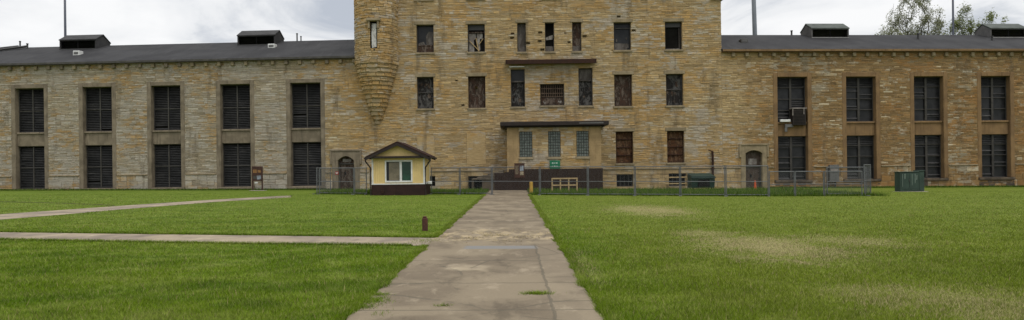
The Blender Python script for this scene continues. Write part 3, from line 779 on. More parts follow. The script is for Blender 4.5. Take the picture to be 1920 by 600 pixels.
def shards(mb, a, b, c, d, y, r, n):
    for _ in range(n):
        x, z = r.uniform(a, b), r.uniform(c, d); k = r.randint(3, 5); s_ = r.uniform(.08, .3); o0 = r.uniform(0, 6.28)
        poly = []
        for i in range(k):
            t = o0 + 2*math.pi*i/k; q = s_*r.uniform(.4, 1.)
            poly.append((min(b, max(a, x+q*math.cos(t))), min(d, max(c, z+q*1.5*math.sin(t)))))
        mb.prism(poly, y, y+.012)
def framed(w_, a, b, c, d, y, mat, t=.07):
    f = MB(); f.bbox(a, a+t, y, y+.09, c, d); f.bbox(b-t, b, y, y+.09, c, d); f.bbox(a+t, b-t, y, y+.09, c, c+t); f.bbox(a+t, b-t, y, y+.09, d-t, d)
    return f.build('frame', mat, w_)
for (x0, x1, z0, z1, k) in win:
    a, b, c, d = x0+.004, x1-.004, z0+.004, z1-.004; H = d-c; W = b-a; y = .24
    back = {'sash': 'pane', 'wreck': 'void', 'slitboard': 'grey_board', 'slitdark': 'void', 'slitbrown': 'brown_board', 'glass': 'pane', 'open': 'void',
            'brokenpane': 'dark_board', 'peel': 'brown_board', 'tall': 'dark_board', 'grille': 'void', 'rust': 'rust_board', 'base': 'void'}[k]
    deep = .12 if back.endswith('board') else .18
    w_ = MB().box(a, b, y+deep, y+deep+.06, c, d).build('window', M[back], blk)
    if k != 'base':
        lintel_sill(w_, x0, x1, z0, z1, M['dress_main'], lint=k not in ('tall', 'grille'))
    fr = M['rust'] if k in ('rust', 'peel') else M['frame_dark']
    framed(w_, a, b, c, d, y, fr, .07 if W > 1 else .05)
    if k == 'sash':
        MB().bbox(a+.07, b-.07, y+.01, y+.08, c+H*.24, c+H*.28).bbox(a+.07, b-.07, y+.03, y+.08, c+.07, c+H*.24-.002).build('lower_sash', M['brown_board'], w_)
        s_ = MB(); s_.prism([(a+W*.55, c+H*.30), (b-.08, c+H*.30), (b-.08, c+H*.75), (a+W*.7, c+H*.78), (a+W*.52, c+H*.62)], y+.12, y+.14)
        s_.prism([(a+.1, c+H*.29), (a+W*.5, c+H*.29), (a+W*.38, c+H*.42), (a+.14, c+H*.36)], y+.12, y+.14); s_.build('glass_shard', M['grey_board'], w_)
    if k == 'wreck':
        MB().bbox(a+.07, b-.07, y+.02, y+.10, c+H*.80, d-.07).build('top_panel', M['dark_metal'], w_)
        MB().bbox(a+.07, b-.07, y, y+.09, c+H*.70, c+H*.74).build('transom', M['brown_board'], w_)
        s_ = MB(); s_.prism([(a+.09, c+.08), (a+W*.36, c+.08), (a+W*.34, c+H*.45), (a+W*.46, c+H*.50), (a+W*.47, c+H*.69), (a+.09, c+H*.69)], y+.10, y+.13)
        s_.prism([(a+W*.52, c+H*.69), (a+W*.53, c+H*.30), (a+W*.60, c+H*.08), (a+W*.72, c+H*.08), (a+W*.70, c+H*.50), (a+W*.88, c+H*.46), (a+W*.86, c+H*.69)], y+.10, y+.13)
        s_.build('torn_plaster', M['plaster'], w_)
        b_ = MB(); b_.tube([(a+.12, y+.04, c+H*.42), (a+W*.66, y+.05, c+.12)], .035, 5); b_.tube([(a+W*.47, y+.06, c+H*.52), (a+W*.62, y+.06, c+.1)], .045, 5)
        b_.tube([(a+W*.9, y+.06, c+H*.5), (a+W*.66, y+.06, c+H*.30)], .035, 5); b_.build('loose_batten', M['timber'], w_)
    if k in ('slitboard', 'slitdark', 'slitbrown'):
        MB().bbox(a+.05, b-.05, y+.02, y+.09, c+.05, c+H*.2).build('lower_panel', M['grey_board'], w_)
        if k == 'slitdark':
            s_ = MB(); s_.prism([(a+.08, c+H*.42), (b-.12, c+H*.44), (b-.06, c+H*.60), (a+W*.5, c+H*.56), (a+.06, c+H*.50)], y+.08, y+.10); s_.build('torn_plaster', M['plaster'], w_)
    if k == 'glass':
        MB().bbox(a+.07, b-.07, y+.02, y+.08, c+H*.79, c+H*.82).build('transom', M['frame_grey'], w_)
        s_ = MB(); shards(s_, a+.1, b-.12, c+.1, c+H*.6, y+.13, rm, 5); s_.prism([(a+.09, c+.09), (b-.3, c+.09), (b-.35, c+H*.26), (a+.09, c+H*.28)], y+.14, y+.16); s_.build('glass_shard', M['grey_board'], w_)
    if k == 'open':
        MB().bbox(b-.22, b-.16, y+.02, y+.09, c+.1, c+H*.8).build('loose_frame', M['grey_board'], w_)
        MB().bbox(a+.07, b-.07, y+.02, y+.10, c+H*.82, d-.07).build('top_panel', M['dark_metal'], w_)
        MB().bbox(a+.1, b-.2, y-.1, y-.005, c-.002, c+.09).build('debris', M['plaster'], w_)
    if k == 'brokenpane':
        s_ = MB(); shards(s_, a+.1, b-.1, c+.3, d-.5, y+.10, rm, 6); s_.build('glass_shard', M['brown_board'], w_)
        MB().bbox(a+.07, b-.07, y+.03, y+.08, c+H*.5, c+H*.53).bbox((a+b)/2-.03, (a+b)/2+.03, y+.03, y+.078, c+.07, c+H*.5-.002).build('glazing_bar', M['frame_dark'], w_)
    if k == 'tall':
        MB().bbox(a+.05, b-.05, y-.02, y+.10, c+H*.66, c+H*.70).build('transom', M['grey_board'], w_)
        MB().bbox(a+.05, b-.05, y+.06, y+.10, c+H*.70+.002, d-.05).build('top_panel', M['grey_board' if x0 > 2 else 'pane'], w_)
        s_ = MB(); shards(s_, a+.1, b-.1, c+.3, c+H*.6, y+.09, rm, 3); s_.build('glass_shard', M['brown_board'], w_)
    if k == 'grille':
        g = MB()
        for i in range(13): g.tube([(a+.08+(W-.16)*i/12, y+.02, c+H*.40), (a+.08+(W-.16)*i/12, y+.02, d-.06)], .024, 5)
        for q in (.42, .58, .8): g.bbox(a+.06, b-.06, y+.0, y+.04, c+H*q-.025, c+H*q+.025)
        g.build('grille', M['grille_rust'], w_)
        MB().bbox(a+.07, b-.07, y+.05, y+.10, c+.07, c+H*.38).build('lower_panel', M['brown_board'], w_)
        s_ = MB(); shards(s_, a+.2, a+.5, c+.2, c+.4, y+.03, rm, 2); shards(s_, b-.6, b-.2, c+.2, c+.45, y+.03, rm, 2); s_.build('glass_shard', M['plaster'], w_)
    if k == 'rust':
        b_ = MB()
        for i in range(1, 4): b_.bbox(a+.07, b-.07, y+.04, y+.12, c+H*i/4-.04, c+H*i/4+.04)
        b_.build('rusty_strap', M['rust'], w_)
    if k == 'base' and W > 1:
        f = MB()
        for i in (1, 2, 3): f.bbox(a+W*i/4-.03, a+W*i/4+.03, y+.02, y+.08, c+.07, d-.07)
        f.build('bar', M['frame_dark'], w_)
# rusty beam left over from a canopy
bx0, bx1 = X(948, 118), X(1117, 118); bz = on(1032, 117)[1]
bm = MB(); bm.bbox(bx0, bx1, -.62, -.55, bz-.20, bz+.18, .015); bm.bbox(bx0, bx1, -.548, .02, bz+.10, bz+.16, .01)
bm.build('steel_beam', M['rust'], blk)
fl = MB(); fl.bbox(X(955, 124), X(983, 124), -.35, -.1, bz-.43, bz-.34, .01)
fl.add([(X(998), -.4, bz-.50), (X(1012), -.45, bz-.36), (X(1012), -.1, bz-.32), (X(998), -.1, bz-.46)], [(0,1,2,3)]); fl.build('metal_flashing', M['white'], blk)
# corner turret on a stepped corbel
tx, tr = -11.72, 1.90
def cyl(r0): return lambda u, z, d: (tx + (r0+d)*math.sin(u), .05 - (r0+d)*math.cos(u), z)
tm = MB(); NSEG = 40
def ring_solid(mb, prof, n=40, at=(.45, .5, 0.)):
    vs = [(tx + r_*math.sin(2*math.pi*k/n), .05 - r_*math.cos(2*math.pi*k/n), z) for r_, z in prof for k in range(n)]
    fs = [(i*n+k, i*n+(k+1) % n, (i+1)*n+(k+1) % n, (i+1)*n+k) for i in range(len(prof)-1) for k in range(n)]
    mb.add(vs, fs, at)
slit = (on(694, 60, 58.2)[0], on(707, 60, 58.2)[0]); su = [math.asin((x-tx)/tr) for x in slit]
SZ0, SZ1 = on(700, 90, 58.2)[1], on(700, 40, 58.2)[1]
ring_solid(tm, [(tr-.5 , 10.9), (tr-.5, TOP)])
class Scaled: pass
stones(tm, lambda u, z, d: cyl(tr-.03)(u/tr, z, d), -tr*2.1, tr*2.1, 11.1, TOP, [(su[0]*tr, su[1]*tr, SZ0, SZ1)], rm, (.16, .32), (.35, .9))
# corbelled cone: each course a little wider than the one under it
z = 5.75; nC = 15; hC = (11.1-5.75)/nC
for i in range(nC):
    q = (i+.5)/nC; rr = .16 + (tr+.02-.16) * q**.78
    z0, z1 = 5.75 + i*hC, 5.75 + (i+1)*hC
    ring_solid(tm, [(.02, z0-.01), (rr-.05, z0), (rr-.04, z1), (.02, z1+.0)], 36, (.25, .4, .35))
    stones(tm, lambda u, z_, d, rr=rr: cyl(rr-.04)(u/max(rr, .2), z_, d), -rr*1.9, rr*1.9, z0+.01, z1, [], rm, (hC, hC+.01), (.5, 1.1), (.05, .075), 0, .05)
tu = tm.build('turret', M['stone_main'], blk, attr=True)
sw = MB(); yy = -math.sqrt(tr*tr-(slit[0]-tx)**2)
sw.box(slit[0]-.03, slit[1]+.03, yy+.30, yy+.34, SZ0-.05, SZ1+.05); sl = sw.build('slit_window', M['void'], tu)
MB().prism([(slit[0]+.12, SZ0+.02), (slit[1]-.06, SZ0+.1), (slit[1]-.1, SZ0+1.2), (slit[1]-.04, SZ1-.2), (slit[0]+.14, SZ1-.15), (slit[0]+.10, SZ0+1.1)], yy+.16, yy+.24).build('pale_board', M['pale_board'], sl)
MB().bbox(slit[0]-.28, slit[1]+.30, yy-.16, yy+.4, SZ1+.02, SZ1+.24, .03).bbox(slit[0]-.16, slit[0]-.01, yy-.06, yy+.4, SZ1-.6, SZ1+.018, .02).bbox(slit[1]+.01, slit[1]+.16, yy-.06, yy+.4, SZ1-.6, SZ1+.018, .02).build('hood', M['dress_main'], sl)
MB().tube([(slit[1]-.25, yy+.05, SZ0-.16), (slit[1]-.25, yy+.3, SZ0-.1)], .07, 8).build('spout', M['dark_metal'], sl)

# ------------------------------------------------------------------ entrance porch
PY = -3.0
def P(px, py): return on(px, py, 57.0)
pz1 = P(1040, 238)[1]
pw = [(974, 998, 247, 295), (1028, 1051, 246, 294), (1081, 1104, 246, 293)]
ph = []
for a, b, c, d in pw: ph.append((P(a, 270)[0], P(b, 270)[0], 2.66, 4.76))
pb = MB()
p2 = MB(); backing(p2, PXa, PXb, -1., pz1, ph, 3, .3)
for vtx in p2.v: pb.v.append((vtx[0], vtx[1]+PY, vtx[2]))
pb.f = p2.f; pb.a = [(.5, .5, .55)]*len(p2.f)
for xx in (PXa, PXb): pb.add([(xx, PY, -1), (xx, 0, -1), (xx, 0, pz1), (xx, PY, pz1)], [(0,1,2,3)], (.5, .5, .9))
stones(pb, lambda u, z_, d: (u, PY-d, z_), PXa+.95, PXb-.95, 1.5, pz1, ph, rm, (.14, .32), (.3, .9), (.005, .03))
por = pb.build('porch', M['stone_main'], blk, attr=True)
for a, b in ((PXa-.01, PXa+.93), (PXb-.93, PXb+.01)):
    z_ = 1.45; qb = MB()
    qb.box(a+.01, b-.01, PY-.03, PY+.015, 1.45, pz1)
    while z_ < pz1-.05:
        hh = min(.21, pz1-z_); k = rm.random()*.4
        qb.bbox(a, a+.45+k*.2, PY-.05, PY+.02, z_+.004, z_+hh-.004, .008); qb.bbox(a+.458+k*.2, b, PY-.05, PY+.02, z_+.004, z_+hh-.004, .008); z_ += hh
    qb.build('brick_pilaster', M['porch_brick'], por)
fx0, fx1 = P(938, 233)[0], P(1140, 233)[0]
rf = MB(); rf.bbox(fx0, fx1, PY-.55, .05, pz1+.10, pz1+.42, .02); rf.bbox(fx0+.35, fx1-.35, PY-.25, .04, pz1-.02, pz1+.098, .01)
rf = rf.build('flat_roof', M['brown_fascia'], por)
MB().box(P(1085, 233)[0], P(1130, 233)[0], PY-.556, PY-.552, pz1+.22, pz1+.31).build('bare_fascia_strip', M['meter'], rf)
for (a, b, c, d) in ph:
    g = MB(); nx, nz = 5, 9; gx, gz_ = (b-a)/nx, (d-c)/nz
    for i in range(nx):
        for j in range(nz): g.bbox(a+gx*i+.016, a+gx*(i+1)-.016, PY+.10, PY+.16, c+gz_*j+.016, c+gz_*(j+1)-.016, .02)
    w_ = g.build('window', M['glassblock'], por)
    MB().box(a, b, PY+.125, PY+.2, c, d).build('grout', M['grout'], w_)
    MB().bbox(a-.08, b+.08, PY-.09, PY+.1, c-.2, c-.002, .02).build('sill', M['infill_pale'], w_)
# brown boarded skirting round the porch foot and over the old doorway
sk = MB(); zt_ = 1.68
x = P(927, 330)[0]; xe = P(1130, 330)[0]
while x < xe - .02:
    x2 = min(xe, x+.30); t_ = zt_ if x > PXa else zt_ - .18 - (PXa-x)*.22
    sk.bbox(x+.004, x2-.004, PY-.17-rm.uniform(0, .012), PY-.07, gz(0)-.3, t_, .01); x = x2
sk.bbox(P(927, 330)[0], xe, PY-.068, PY-.06, gz(0)-.3, zt_-.3); sk.box(xe-.1, xe, PY-.068, 0, -.6, zt_-.02)
sk.build('skirting', M['brown_wood'], por)

# ------------------------------------------------------------------ things against the building
st = thing('stone_steps', 'broken stone steps rising to the brown porch boarding from its left', 'steps', (0, 0, 0))
sx0, sx1 = on(885, 340, 58)[0], on(945, 340, 58)[0]
sm = MB()
for i in range(6):
    xx = sx0 + (sx1-sx0)*i/6; sm.bbox(xx, sx1, 57.4+.03*i, 59.85, .95+i*.13-.12, .95+i*.13-.002, .03)
sm.build('tread', M['concrete_step'], st)
MB().bbox(sx0+.85, sx1, 57.5, 59.8, -.5, .82, .03).bbox(sx0, sx0+.2, 57.5, 59.8, -.5, .82, .03).build('support_wall', M['found'], st)

def world_wing(side, s, y):
    a = -WA if side == 0 else WA; o = XL if side == 0 else XR
    return o + s*math.cos(a) - y*math.sin(a), YB + s*math.sin(a) + y*math.cos(a)
# air conditioner and boards in the first right bay
s0, zac = wing(1497, 217); x_, y_ = world_wing(1, s0, .10)
ac = thing('air_conditioner', 'dark rusty air conditioner hanging out of the upper window of the cell block', 'air conditioner', (x_, y_, 5.2), WA)
MB().bbox(-.58, .60, -.28, .30, .0, 1.42, .03).build('casing', M['ac'], ac)
MB().bbox(-.64, .64, -.34, .30, 1.423, 1.53, .01).bbox(-.64, -.56, -.33, -.285, .85, 1.42, .005).bbox(.36, .43, -.33, -.285, .95, 1.42, .005).build('rim', M['ac_rim'], ac)
g = MB()
for i in range(9): g.box(-.5, .5, -.30, -.283, .12+i*.13, .15+i*.13)
g.build('grille', M['black'], ac)
s0, zac = wing(1474, 232); x_, y_ = world_wing(1, s0, .10)
bo = thing('fallen_boards', 'white broken boards on the spandrel beside the rusty air conditioner', 'boards', (x_, y_, 5.5), WA)
MB().bbox(-.55, .35, -.22, -.02, .01, .22, .02).build('board', M['white'], bo)
MB().bbox(-.1, .62, -.14, -.06, -.45, -.19, .01).bbox(-.13, .1, -.13, -.065, -.85, -.452, .01).build('bracket', M['meter'], bo)

# electric meter cabinet on the pier
s0, zz = wing(1560, 325); x_, y_ = world_wing(1, s0, -.14)
mt = thing('meter_cabinet', 'grey electric meter cabinet on the stone pier behind the low fence', 'cabinet', (x_, y_, 0), WA)
MB().bbox(-.42, .42, -.3, .0, .25, 1.72, .02).build('casing', M['meter'], mt)
MB().bbox(-.36, .30, -.36, -.302, 1.15, 1.36, .01).build('hood', M['ac_rim'], mt)
MB().bbox(-.47, -.425, -.2, -.05, -.5, 1.5, .01).bbox(.1, .18, -.2, -.05, -.5, .248, .01).build('conduit', M['dark_metal'], mt)
# rusty down pipe
x_, z_ = on(1335, 300); rp = thing('rusty_pipe', 'rusty upright pipe on the wall above the green dumpster', 'pipe', (x_, YB-.22, 0))
MB().tube([(0, 0, .45), (0, 0, 2.6), (-.03, 0, 3.05)], .10, 10).build('pipe', M['rust'], rp)
MB().tube([(-.03, 0, 3.03), (-.35, .02, 3.12)], .045, 8).bbox(-.16, .16, -.03, .2, 1.5, 1.58).build('bracket', M['rust'], rp)
# dumpster
dx0, dx1 = on(1293, 340, 57.5)[0], on(1336, 340, 57.5)[0]; gx_ = (dx0+dx1)/2
du = thing('dumpster', 'dark green steel dumpster against the stone wall behind the fence', 'dumpster', (gx_, 57.5, gz(gx_)))
hw = (dx1-dx0)/2
b_ = MB(); b_.xprism([(-.55, .15), (.75, .15), (.75, 1.25), (-.72, 1.02)], -hw, hw); b_.bbox(-hw-.04, hw+.04, -.78, -.70, .93, 1.03); b_.build('body', M['dump_green'], du)
b_ = MB(); b_.add([(-hw, -.76, 1.05), (hw, -.76, 1.05), (hw, .78, 1.29), (-hw, .78, 1.29), (-hw, -.76, 1.10), (hw, -.76, 1.10), (hw, .78, 1.34), (-hw, .78, 1.34)], [(0,3,2,1),(4,5,6,7),(0,1,5,4),(1,2,6,5),(2,3,7,6),(3,0,4,7)]); b_.build('lid', M['dump_green'], du)
b_ = MB(); b_.bbox(-hw*.45, hw*.55, -.70, -.61, .25, .85, .02); b_.build('front_panel', M['black'], du)
for s in (-1, 1): MB().bbox(s*hw-.09, s*hw+.09, -.3, .3, .4, .58, .02).build('lifting_pocket', M['dump_green'], du)
for s in (-1, 1):
    for q in (-.35, .55): MB().tube([(s*hw*.8-.03, q, .08), (s*hw*.8+.03, q, .08)], .08, 10).build('wheel', M['black'], du)
# green transformer cabinet
tx0, tx1 = gnd(1686, 359.5)[0], gnd(1737, 359.5)[0]; ty_ = gnd(1705, 359.5)[1]; tc_ = (tx0+tx1)/2; hw = (tx1-tx0)/2*.96
tf = thing('transformer_cabinet', 'weathered green transformer cabinet on a concrete pad', 'transformer cabinet', (tc_, ty_, gz(tc_)-.10))
MB().bbox(-hw-.15, hw+.2, -.15, .95, -.12, .12, .03).build('concrete_pad', M['pad'], tf)
MB().bbox(-hw, hw*.55, 0, .75, .13, 1.50, .03).bbox(hw*.55+.004, hw, .02, .75, .13, 1.58, .03).build('cabinet', M['box_green'], tf)
MB().bbox(-hw-.03, hw*.55-.01, -.04, .78, 1.503, 1.56, .015).bbox(hw*.55+.01, hw+.03, -.02, .78, 1.583, 1.64, .015).build('lid', M['box_green'], tf)
d_ = MB()
for a, b in ((-hw+.1, -hw*.28), (-hw*.24, hw*.5)): d_.bbox(a, b, -.025, -.002, .30, 1.42, .01)
d_.build('door', M['box_green'], tf)
d_ = MB()
for q_, z0_, z1_, w_ in ((-hw+.16, .45, 1.40, .05), (-hw+.34, 1.0, 1.42, .10), (-hw*.26+.2, .55, 1.38, .05), (-hw*.26+.42, .7, 1.40, .07), (hw*.35, .95, 1.3, .12), (hw*.28, .24, .29, .55)): d_.prism([(q_-w_/2, z0_), (q_+w_*.3, z0_+.04), (q_+w_/2, z1_), (q_-w_/2, z1_-.03)], -.029, -.0255)
d_.build('paint_streaks', M['box_streak'], tf)['kind'] = 'stuff'
MB().bbox(-hw*.30, -hw*.22, -.06, -.027, .8, 1., .01).build('handle', M['dark_metal'], tf)

# ------------------------------------------------------------------ fence
fence_pts = {598: 49.2, 664: 48.3, 688: 48.1, 808: 48.4, 862: 47.7, 922: 47.0, 1012: 46.0, 1102: 45.1, 1190: 44.3, 1275: 43.6, 1360: 42.9, 1441: 42.5, 1490: 42.5, 1545: 42.5, 1617: 42.4}
def fxy(px): Y = fence_pts[px]; return ((px-963)/F*Y, Y)
def fence_panel(a, b, H, label, feet=True, bottom=True, lowmesh=False):
    (ax, ay), (bx, by) = a, b; L = math.hypot(bx-ax, by-ay); rz = math.atan2(by-ay, bx-ax)
    t = thing('fence_panel', label, 'fence panel', ((ax+bx)/2, (ay+by)/2, gz((ax+bx)/2)), rz, 'chain link fence panels in front of the building')
    slope = (gz(bx)-gz(ax))/max(.01, L); h = L/2-.04
    fr = MB(); r_ = .027
    def zz(x): return slope*x
    for x in (-h, h): fr.tube([(x, 0, zz(x)-.05), (x, 0, zz(x)+H)], r_*1.2, 8)
    fr.tube([(-h, 0, zz(-h)+H-.03), (h, 0, zz(h)+H-.03)], r_, 8)
    fr.tube([(-h, 0, zz(-h)+H*.48), (h, 0, zz(h)+H*.48)], r_*.8, 8)
    if bottom: fr.tube([(-h, 0, zz(-h)+.10), (h, 0, zz(h)+.10)], r_, 8)
    fr.build('frame', M['galv'], t, smooth=False)
    wm = MB(); p = .062; z0, z1 = .1, H-.03; hh = z1-z0; q = .0019
    k = -h - hh
    while k < h:
        for sg in (1, -1):
            # wire from (k,z0) to (k+hh,z1), clipped to the frame
            x0, x1 = k, k+hh; s0, s1 = 0., 1.
            if x0 < -h: s0 = (-h-x0)/hh
            if x1 > h: s1 = (h-x0)/hh
            if s1-s0 < .02: continue
            xa, xb = x0+hh*s0, x0+hh*s1; za, zb = z0+hh*s0, z0+hh*s1
            if sg < 0: xa, xb = -xa, -xb
            y = .006*sg
            wm.add([(xa-q, y-q, za+zz(xa)), (xa+q, y-q, za+zz(xa)), (xa, y+q, za+zz(xa)), (xb-q, y-q, zb+zz(xb)), (xb+q, y-q, zb+zz(xb)), (xb, y+q, zb+zz(xb))],
                   [(0,1,4,3), (1,2,5,4), (2,0,3,5)])
        k += p
    wm.build('wire_mesh', M['galv_wire'], t)
    if feet:
        f = MB()
        for x in (-h, h): f.bbox(x-.05, x+.05, -.32, .32, zz(x)-.02, zz(x)+.05, .01)
        f.build('foot', M['galv'], t)
    return t
def P2(x, y): return (x, y)
fence_panel((-14.02, 49.3), (-13.62, 51.6), 1.9, 'chain link fence panel turned back toward the building at the left end')
fence_panel(fxy(598), fxy(664), 1.88, 'chain link fence panel with the red sign, in front of the left arched door')
fence_panel(fxy(664), fxy(688), 1.88, 'narrow chain link fence panel joining the left side of the yellow kiosk')
fence_panel(fxy(808), fxy(862), 1.88, 'chain link fence panel just right of the yellow kiosk')
fence_panel(fxy(862), fxy(922), 1.88, 'chain link fence panel in front of the broken stone steps')
fence_panel(fxy(922), fxy(1012), 1.90, 'chain link fence panel standing across the end of the wide concrete path', bottom=False)
fence_panel(fxy(1012), fxy(1102), 1.90, 'chain link fence panel in front of the timber rack and green sign')
fence_panel(fxy(1102), fxy(1190), 1.90, 'chain link fence panel from the porch edge to the first unbraced basement window')
fence_panel(fxy(1190), fxy(1275), 1.90, 'chain link fence panel between the open basement window and the braced one')
fence_panel(fxy(1275), fxy(1360), 1.90, 'chain link fence panel in front of the dark green dumpster')
fence_panel(fxy(1360), fxy(1441), 1.90, 'chain link fence panel in front of the right arched door')
fence_panel(fxy(1441), fxy(1490), 1.55, 'low chain link fence panel just right of the right arched door', feet=False, bottom=False)
fence_panel(fxy(1490), fxy(1545), 1.55, 'low chain link fence panel left of the grey meter cabinet', feet=False, bottom=False)
fence_panel(fxy(1545), fxy(1617), 1.55, 'low chain link fence panel in front of the grey meter cabinet', feet=False, bottom=False)
fence_panel((19.8, 43.9), (22.55, 44.3), 1.8, 'tall chain link fence panel standing behind the low one at the right end')
fence_panel((21.45, 42.45), (22.75, 44.2), 1.95, 'chain link fence panel turned back at the right end beside the green transformer')

# red sign on the fence, orange cone, yellow post, brown notice, timber rack
x_, z_ = on(632, 324.5, 48.72)
rs = thing('warning_sign', 'small red sign hung on the fence before the left arched door', 'sign', (x_, 48.66, z_))
MB().bbox(-.12, .12, -.012, .0, -.11, .11, .004).build('board', M['red'], rs)
MB().box(-.09, .09, -.014, -.0125, .02, .05).box(-.07, .07, -.014, -.0125, -.05, -.02).build('lettering', M['sign_white'], rs)
x_ = on(1420, 352, 56)[0]; cn = thing('traffic_cone', 'orange traffic cone in the weeds before the right arched door', 'traffic cone', (x_, 56.5, gz(x_)))
MB().tube([(0, 0, .05), (0, 0, .75)], [.11, .05], 12).build('cone', M['orange'], cn); MB().bbox(-.2, .2, -.2, .2, 0, .05, .015).build('base', M['orange'], cn)
x_, _ = on(996, 345, 49); yp = thing('bollard', 'short yellow bollard beside the path just behind the fence', 'bollard', (x_, 49, gz(x_)))
MB().tube([(0, 0, -.1), (0, 0, .80), (0, 0, .85)], [.125, .125, .08], 12).build('post', M['yellow_post'], yp)
x_, _ = on(974, 320, 46.4); nb = thing('notice_board', 'brown notice board with pictures fixed to the fence across the path', 'notice board', (x_, 46.32, on(974, 320, 46.4)[1]))
MB().bbox(-.34, .34, -.02, .02, -.47, .47, .008).build('board', M['sign_brown'], nb)
MB().bbox(.03, .27, -.026, -.021, -.02, .33, .002).build('picture', M['sign_photo'], nb)
MB().bbox(.03, .27, -.026, -.021, -.30, -.06, .002).build('picture', M['sign_tan'], nb)
mb = MB()
for i in range(9): mb.box(-.28, -.04 - .05*((i*7) % 3)*.5, -.0235, -.0215, .30-i*.065, .325-i*.065)
mb.build('lettering', M['sign_tan'], nb)
MB().box(-.36, .36, -.024, .024, .473, .50).build('top_rail', M['rust'], nb)
x_, z_ = on(1040.5, 308.5, 56.9); gs = thing('direction_sign', 'green sign with two white lines on the porch wall', 'sign', (x_, 56.86, z_))
MB().bbox(-.43, .43, -.02, .02, -.34, .34, .01).build('board', M['sign_green'], gs)
mb = MB()
for z_, ws in ((.12, (.14, .09, .16)), (-.16, (.10, .18, .12))):
    xx = -.25
    for w_ in ws:
        n = max(2, int(w_/.035))
        for i in range(n): mb.box(xx+i*w_/n, xx+i*w_/n+.022, -.0235, -.0205, z_-.05, z_+.05+.015*((i*5) % 2))
        xx += w_+.045
mb.build('lettering', M['sign_white'], gs)
MB().box(-.43, .43, -.023, -.0205, -.035, -.02).build('divider', M['dump_green'], gs)
rx0, rx1 = on(1034, 340, 52)[0], on(1083, 340, 52)[0]; rw = (rx1-rx0)/2
tr_ = thing('timber_rack', 'pale timber rack of six openings standing in tall grass before the porch', 'rack', ((rx0+rx1)/2, 52, gz((rx0+rx1)/2)))
for i in range(4):
    xx = -rw + .05 + (2*rw-.1)*i/3; MB().bbox(xx-.05, xx+.05, -.05, .05, -.05, 1.02, .01).build('post', M['timber'], tr_)
for zz in (.52, 1.02): MB().bbox(-rw, rw, -.075, -.052, zz-.05, zz+.05, .008).build('rail', M['timber'], tr_)
bxc = on(1271, 340, 58.8)[0]
wb = thing('timber_brace', 'two pale timber rails set across the right hand basement window', 'brace', (bxc, YB-.42, 0))
for zz in (.82, .28): MB().bbox(-.95, .95, -.03, .03, zz-.05, zz+.05, .008).build('rail', M['timber'], wb)
for xx in (-.85, .85): MB().bbox(xx-.04, xx+.04, .032, .09, -.3, .9, .008).build('upright', M['timber'], wb)

# brown information board on two posts before the left block
x_, y_ = gnd(483, 357.5); ib = thing('information_board', 'brown information board on two posts in front of the left cell block', 'information board', (x_, y_, gz(x_)))
for s in (-.40, .40): MB().bbox(s-.05, s+.05, -.05, .05, -.1, 2.05, .01).build('post', M['sign_brown'], ib)
MB().bbox(-.44, .44, -.085, -.052, .82, 2.06, .01).build('panel', M['sign_brown'], ib)
MB().box(-.33, -.02, -.09, -.086, 1.50, 1.78).box(.06, .32, -.09, -.086, 1.52, 1.74).build('print', M['sign_orange'], ib)
MB().box(-.02, .34, -.09, -.086, .95, 1.28).build('picture', M['sign_photo'], ib)
MB().box(-.32, -.06, -.09, -.086, 1.0, 1.25).build('print', M['frame_grey'], ib)
MB().box(-.22, .06, -.07, -.055, .62, .74).build('plate', M['white'], ib)
MB().bbox(-.62, .68, -.35, .35, -.06, .035, .02).build('concrete_base', M['pad'], ib)
# short wooden post on the lawn
x_, y_ = gnd(797, 433); sp_ = thing('wooden_post', 'short reddish wooden post standing on the lawn beside the path', 'post', (x_, y_, gz(x_)))
MB().bbox(-.075, .075, -.06, .06, -.1, .37, .02).bbox(-.06, .05, -.05, .05, .372, .41, .02).build('post', M['old_timber'], sp_)

# ------------------------------------------------------------------ kiosk
kx, ky = on(747, 340, 46.6)[0], 46.6
K = thing('kiosk', 'small yellow ticket kiosk with dark brown gabled roof and white window', 'kiosk', (kx, ky, gz(kx)), R(-1.0))
hw, D = 1.79, 2.5; zb, ze, zp = .80, 2.62, 3.52
wl = MB()
wx0, wx1, wz0, wz1 = -.80, .86, .98, 2.26
for a, b in ((-hw+.1, wx0-.09), (wx1+.09, hw-.1)):
    x = a
    while x < b-.01:
        x2 = min(b, x+.145); wl.bbox(x+.003, x2-.003, 0, .05, zb, ze-.1, .006); x = x2
    wl.box(a, b, .03, .06, zb, ze-.1)
wl.box(wx0-.09, wx1+.09, .0, .05, zb, wz0-.12); wl.box(wx0-.09, wx1+.09, .0, .05, wz1+.10, ze-.1)
wl.box(-hw+.02, -hw+.10, .06, D, zb, ze); wl.box(hw-.10, hw-.02, .06, D, zb, ze); wl.box(-hw+.1, hw-.1, D-.08, D, zb, ze)
wl = wl.build('wall', M['yellow'], K)
gb = MB(); gb.prism([(-hw+.05, ze+.02), (hw-.05, ze+.02), (0, zp-.08)], -.02, .04); gb.build('gable', M['yellow'], K)
gb = MB(); gb.prism([(-hw+.05, ze+.02), (hw-.05, ze+.02), (0, zp-.08)], D-.05, D); gb.build('gable', M['yellow'], K)
MB().bbox(-hw-.02, hw+.02, -.06, D+.04, -.3, zb-.075, .02).build('skirting', M['kiosk_base'], K)
t_ = MB()
for s in (-1, 1):
    a, b = sorted((s*hw, s*(hw-.11))); t_.bbox(a, b, -.03, .10, zb-.001, ze-.1, .01); t_.bbox(a, b, D-.1, D+.02, zb-.001, ze-.1, .01)
    a, b = sorted((s*(hw+.005), s*(hw-.03))); t_.box(a, b, .104, D-.104, zb, zb+.08)
t_.bbox(-hw-.03, hw+.03, -.07, D+.05, zb-.073, zb-.003, .01)
t_.build('trim', M['kiosk_white'], K)
wf = MB(); f_ = .10
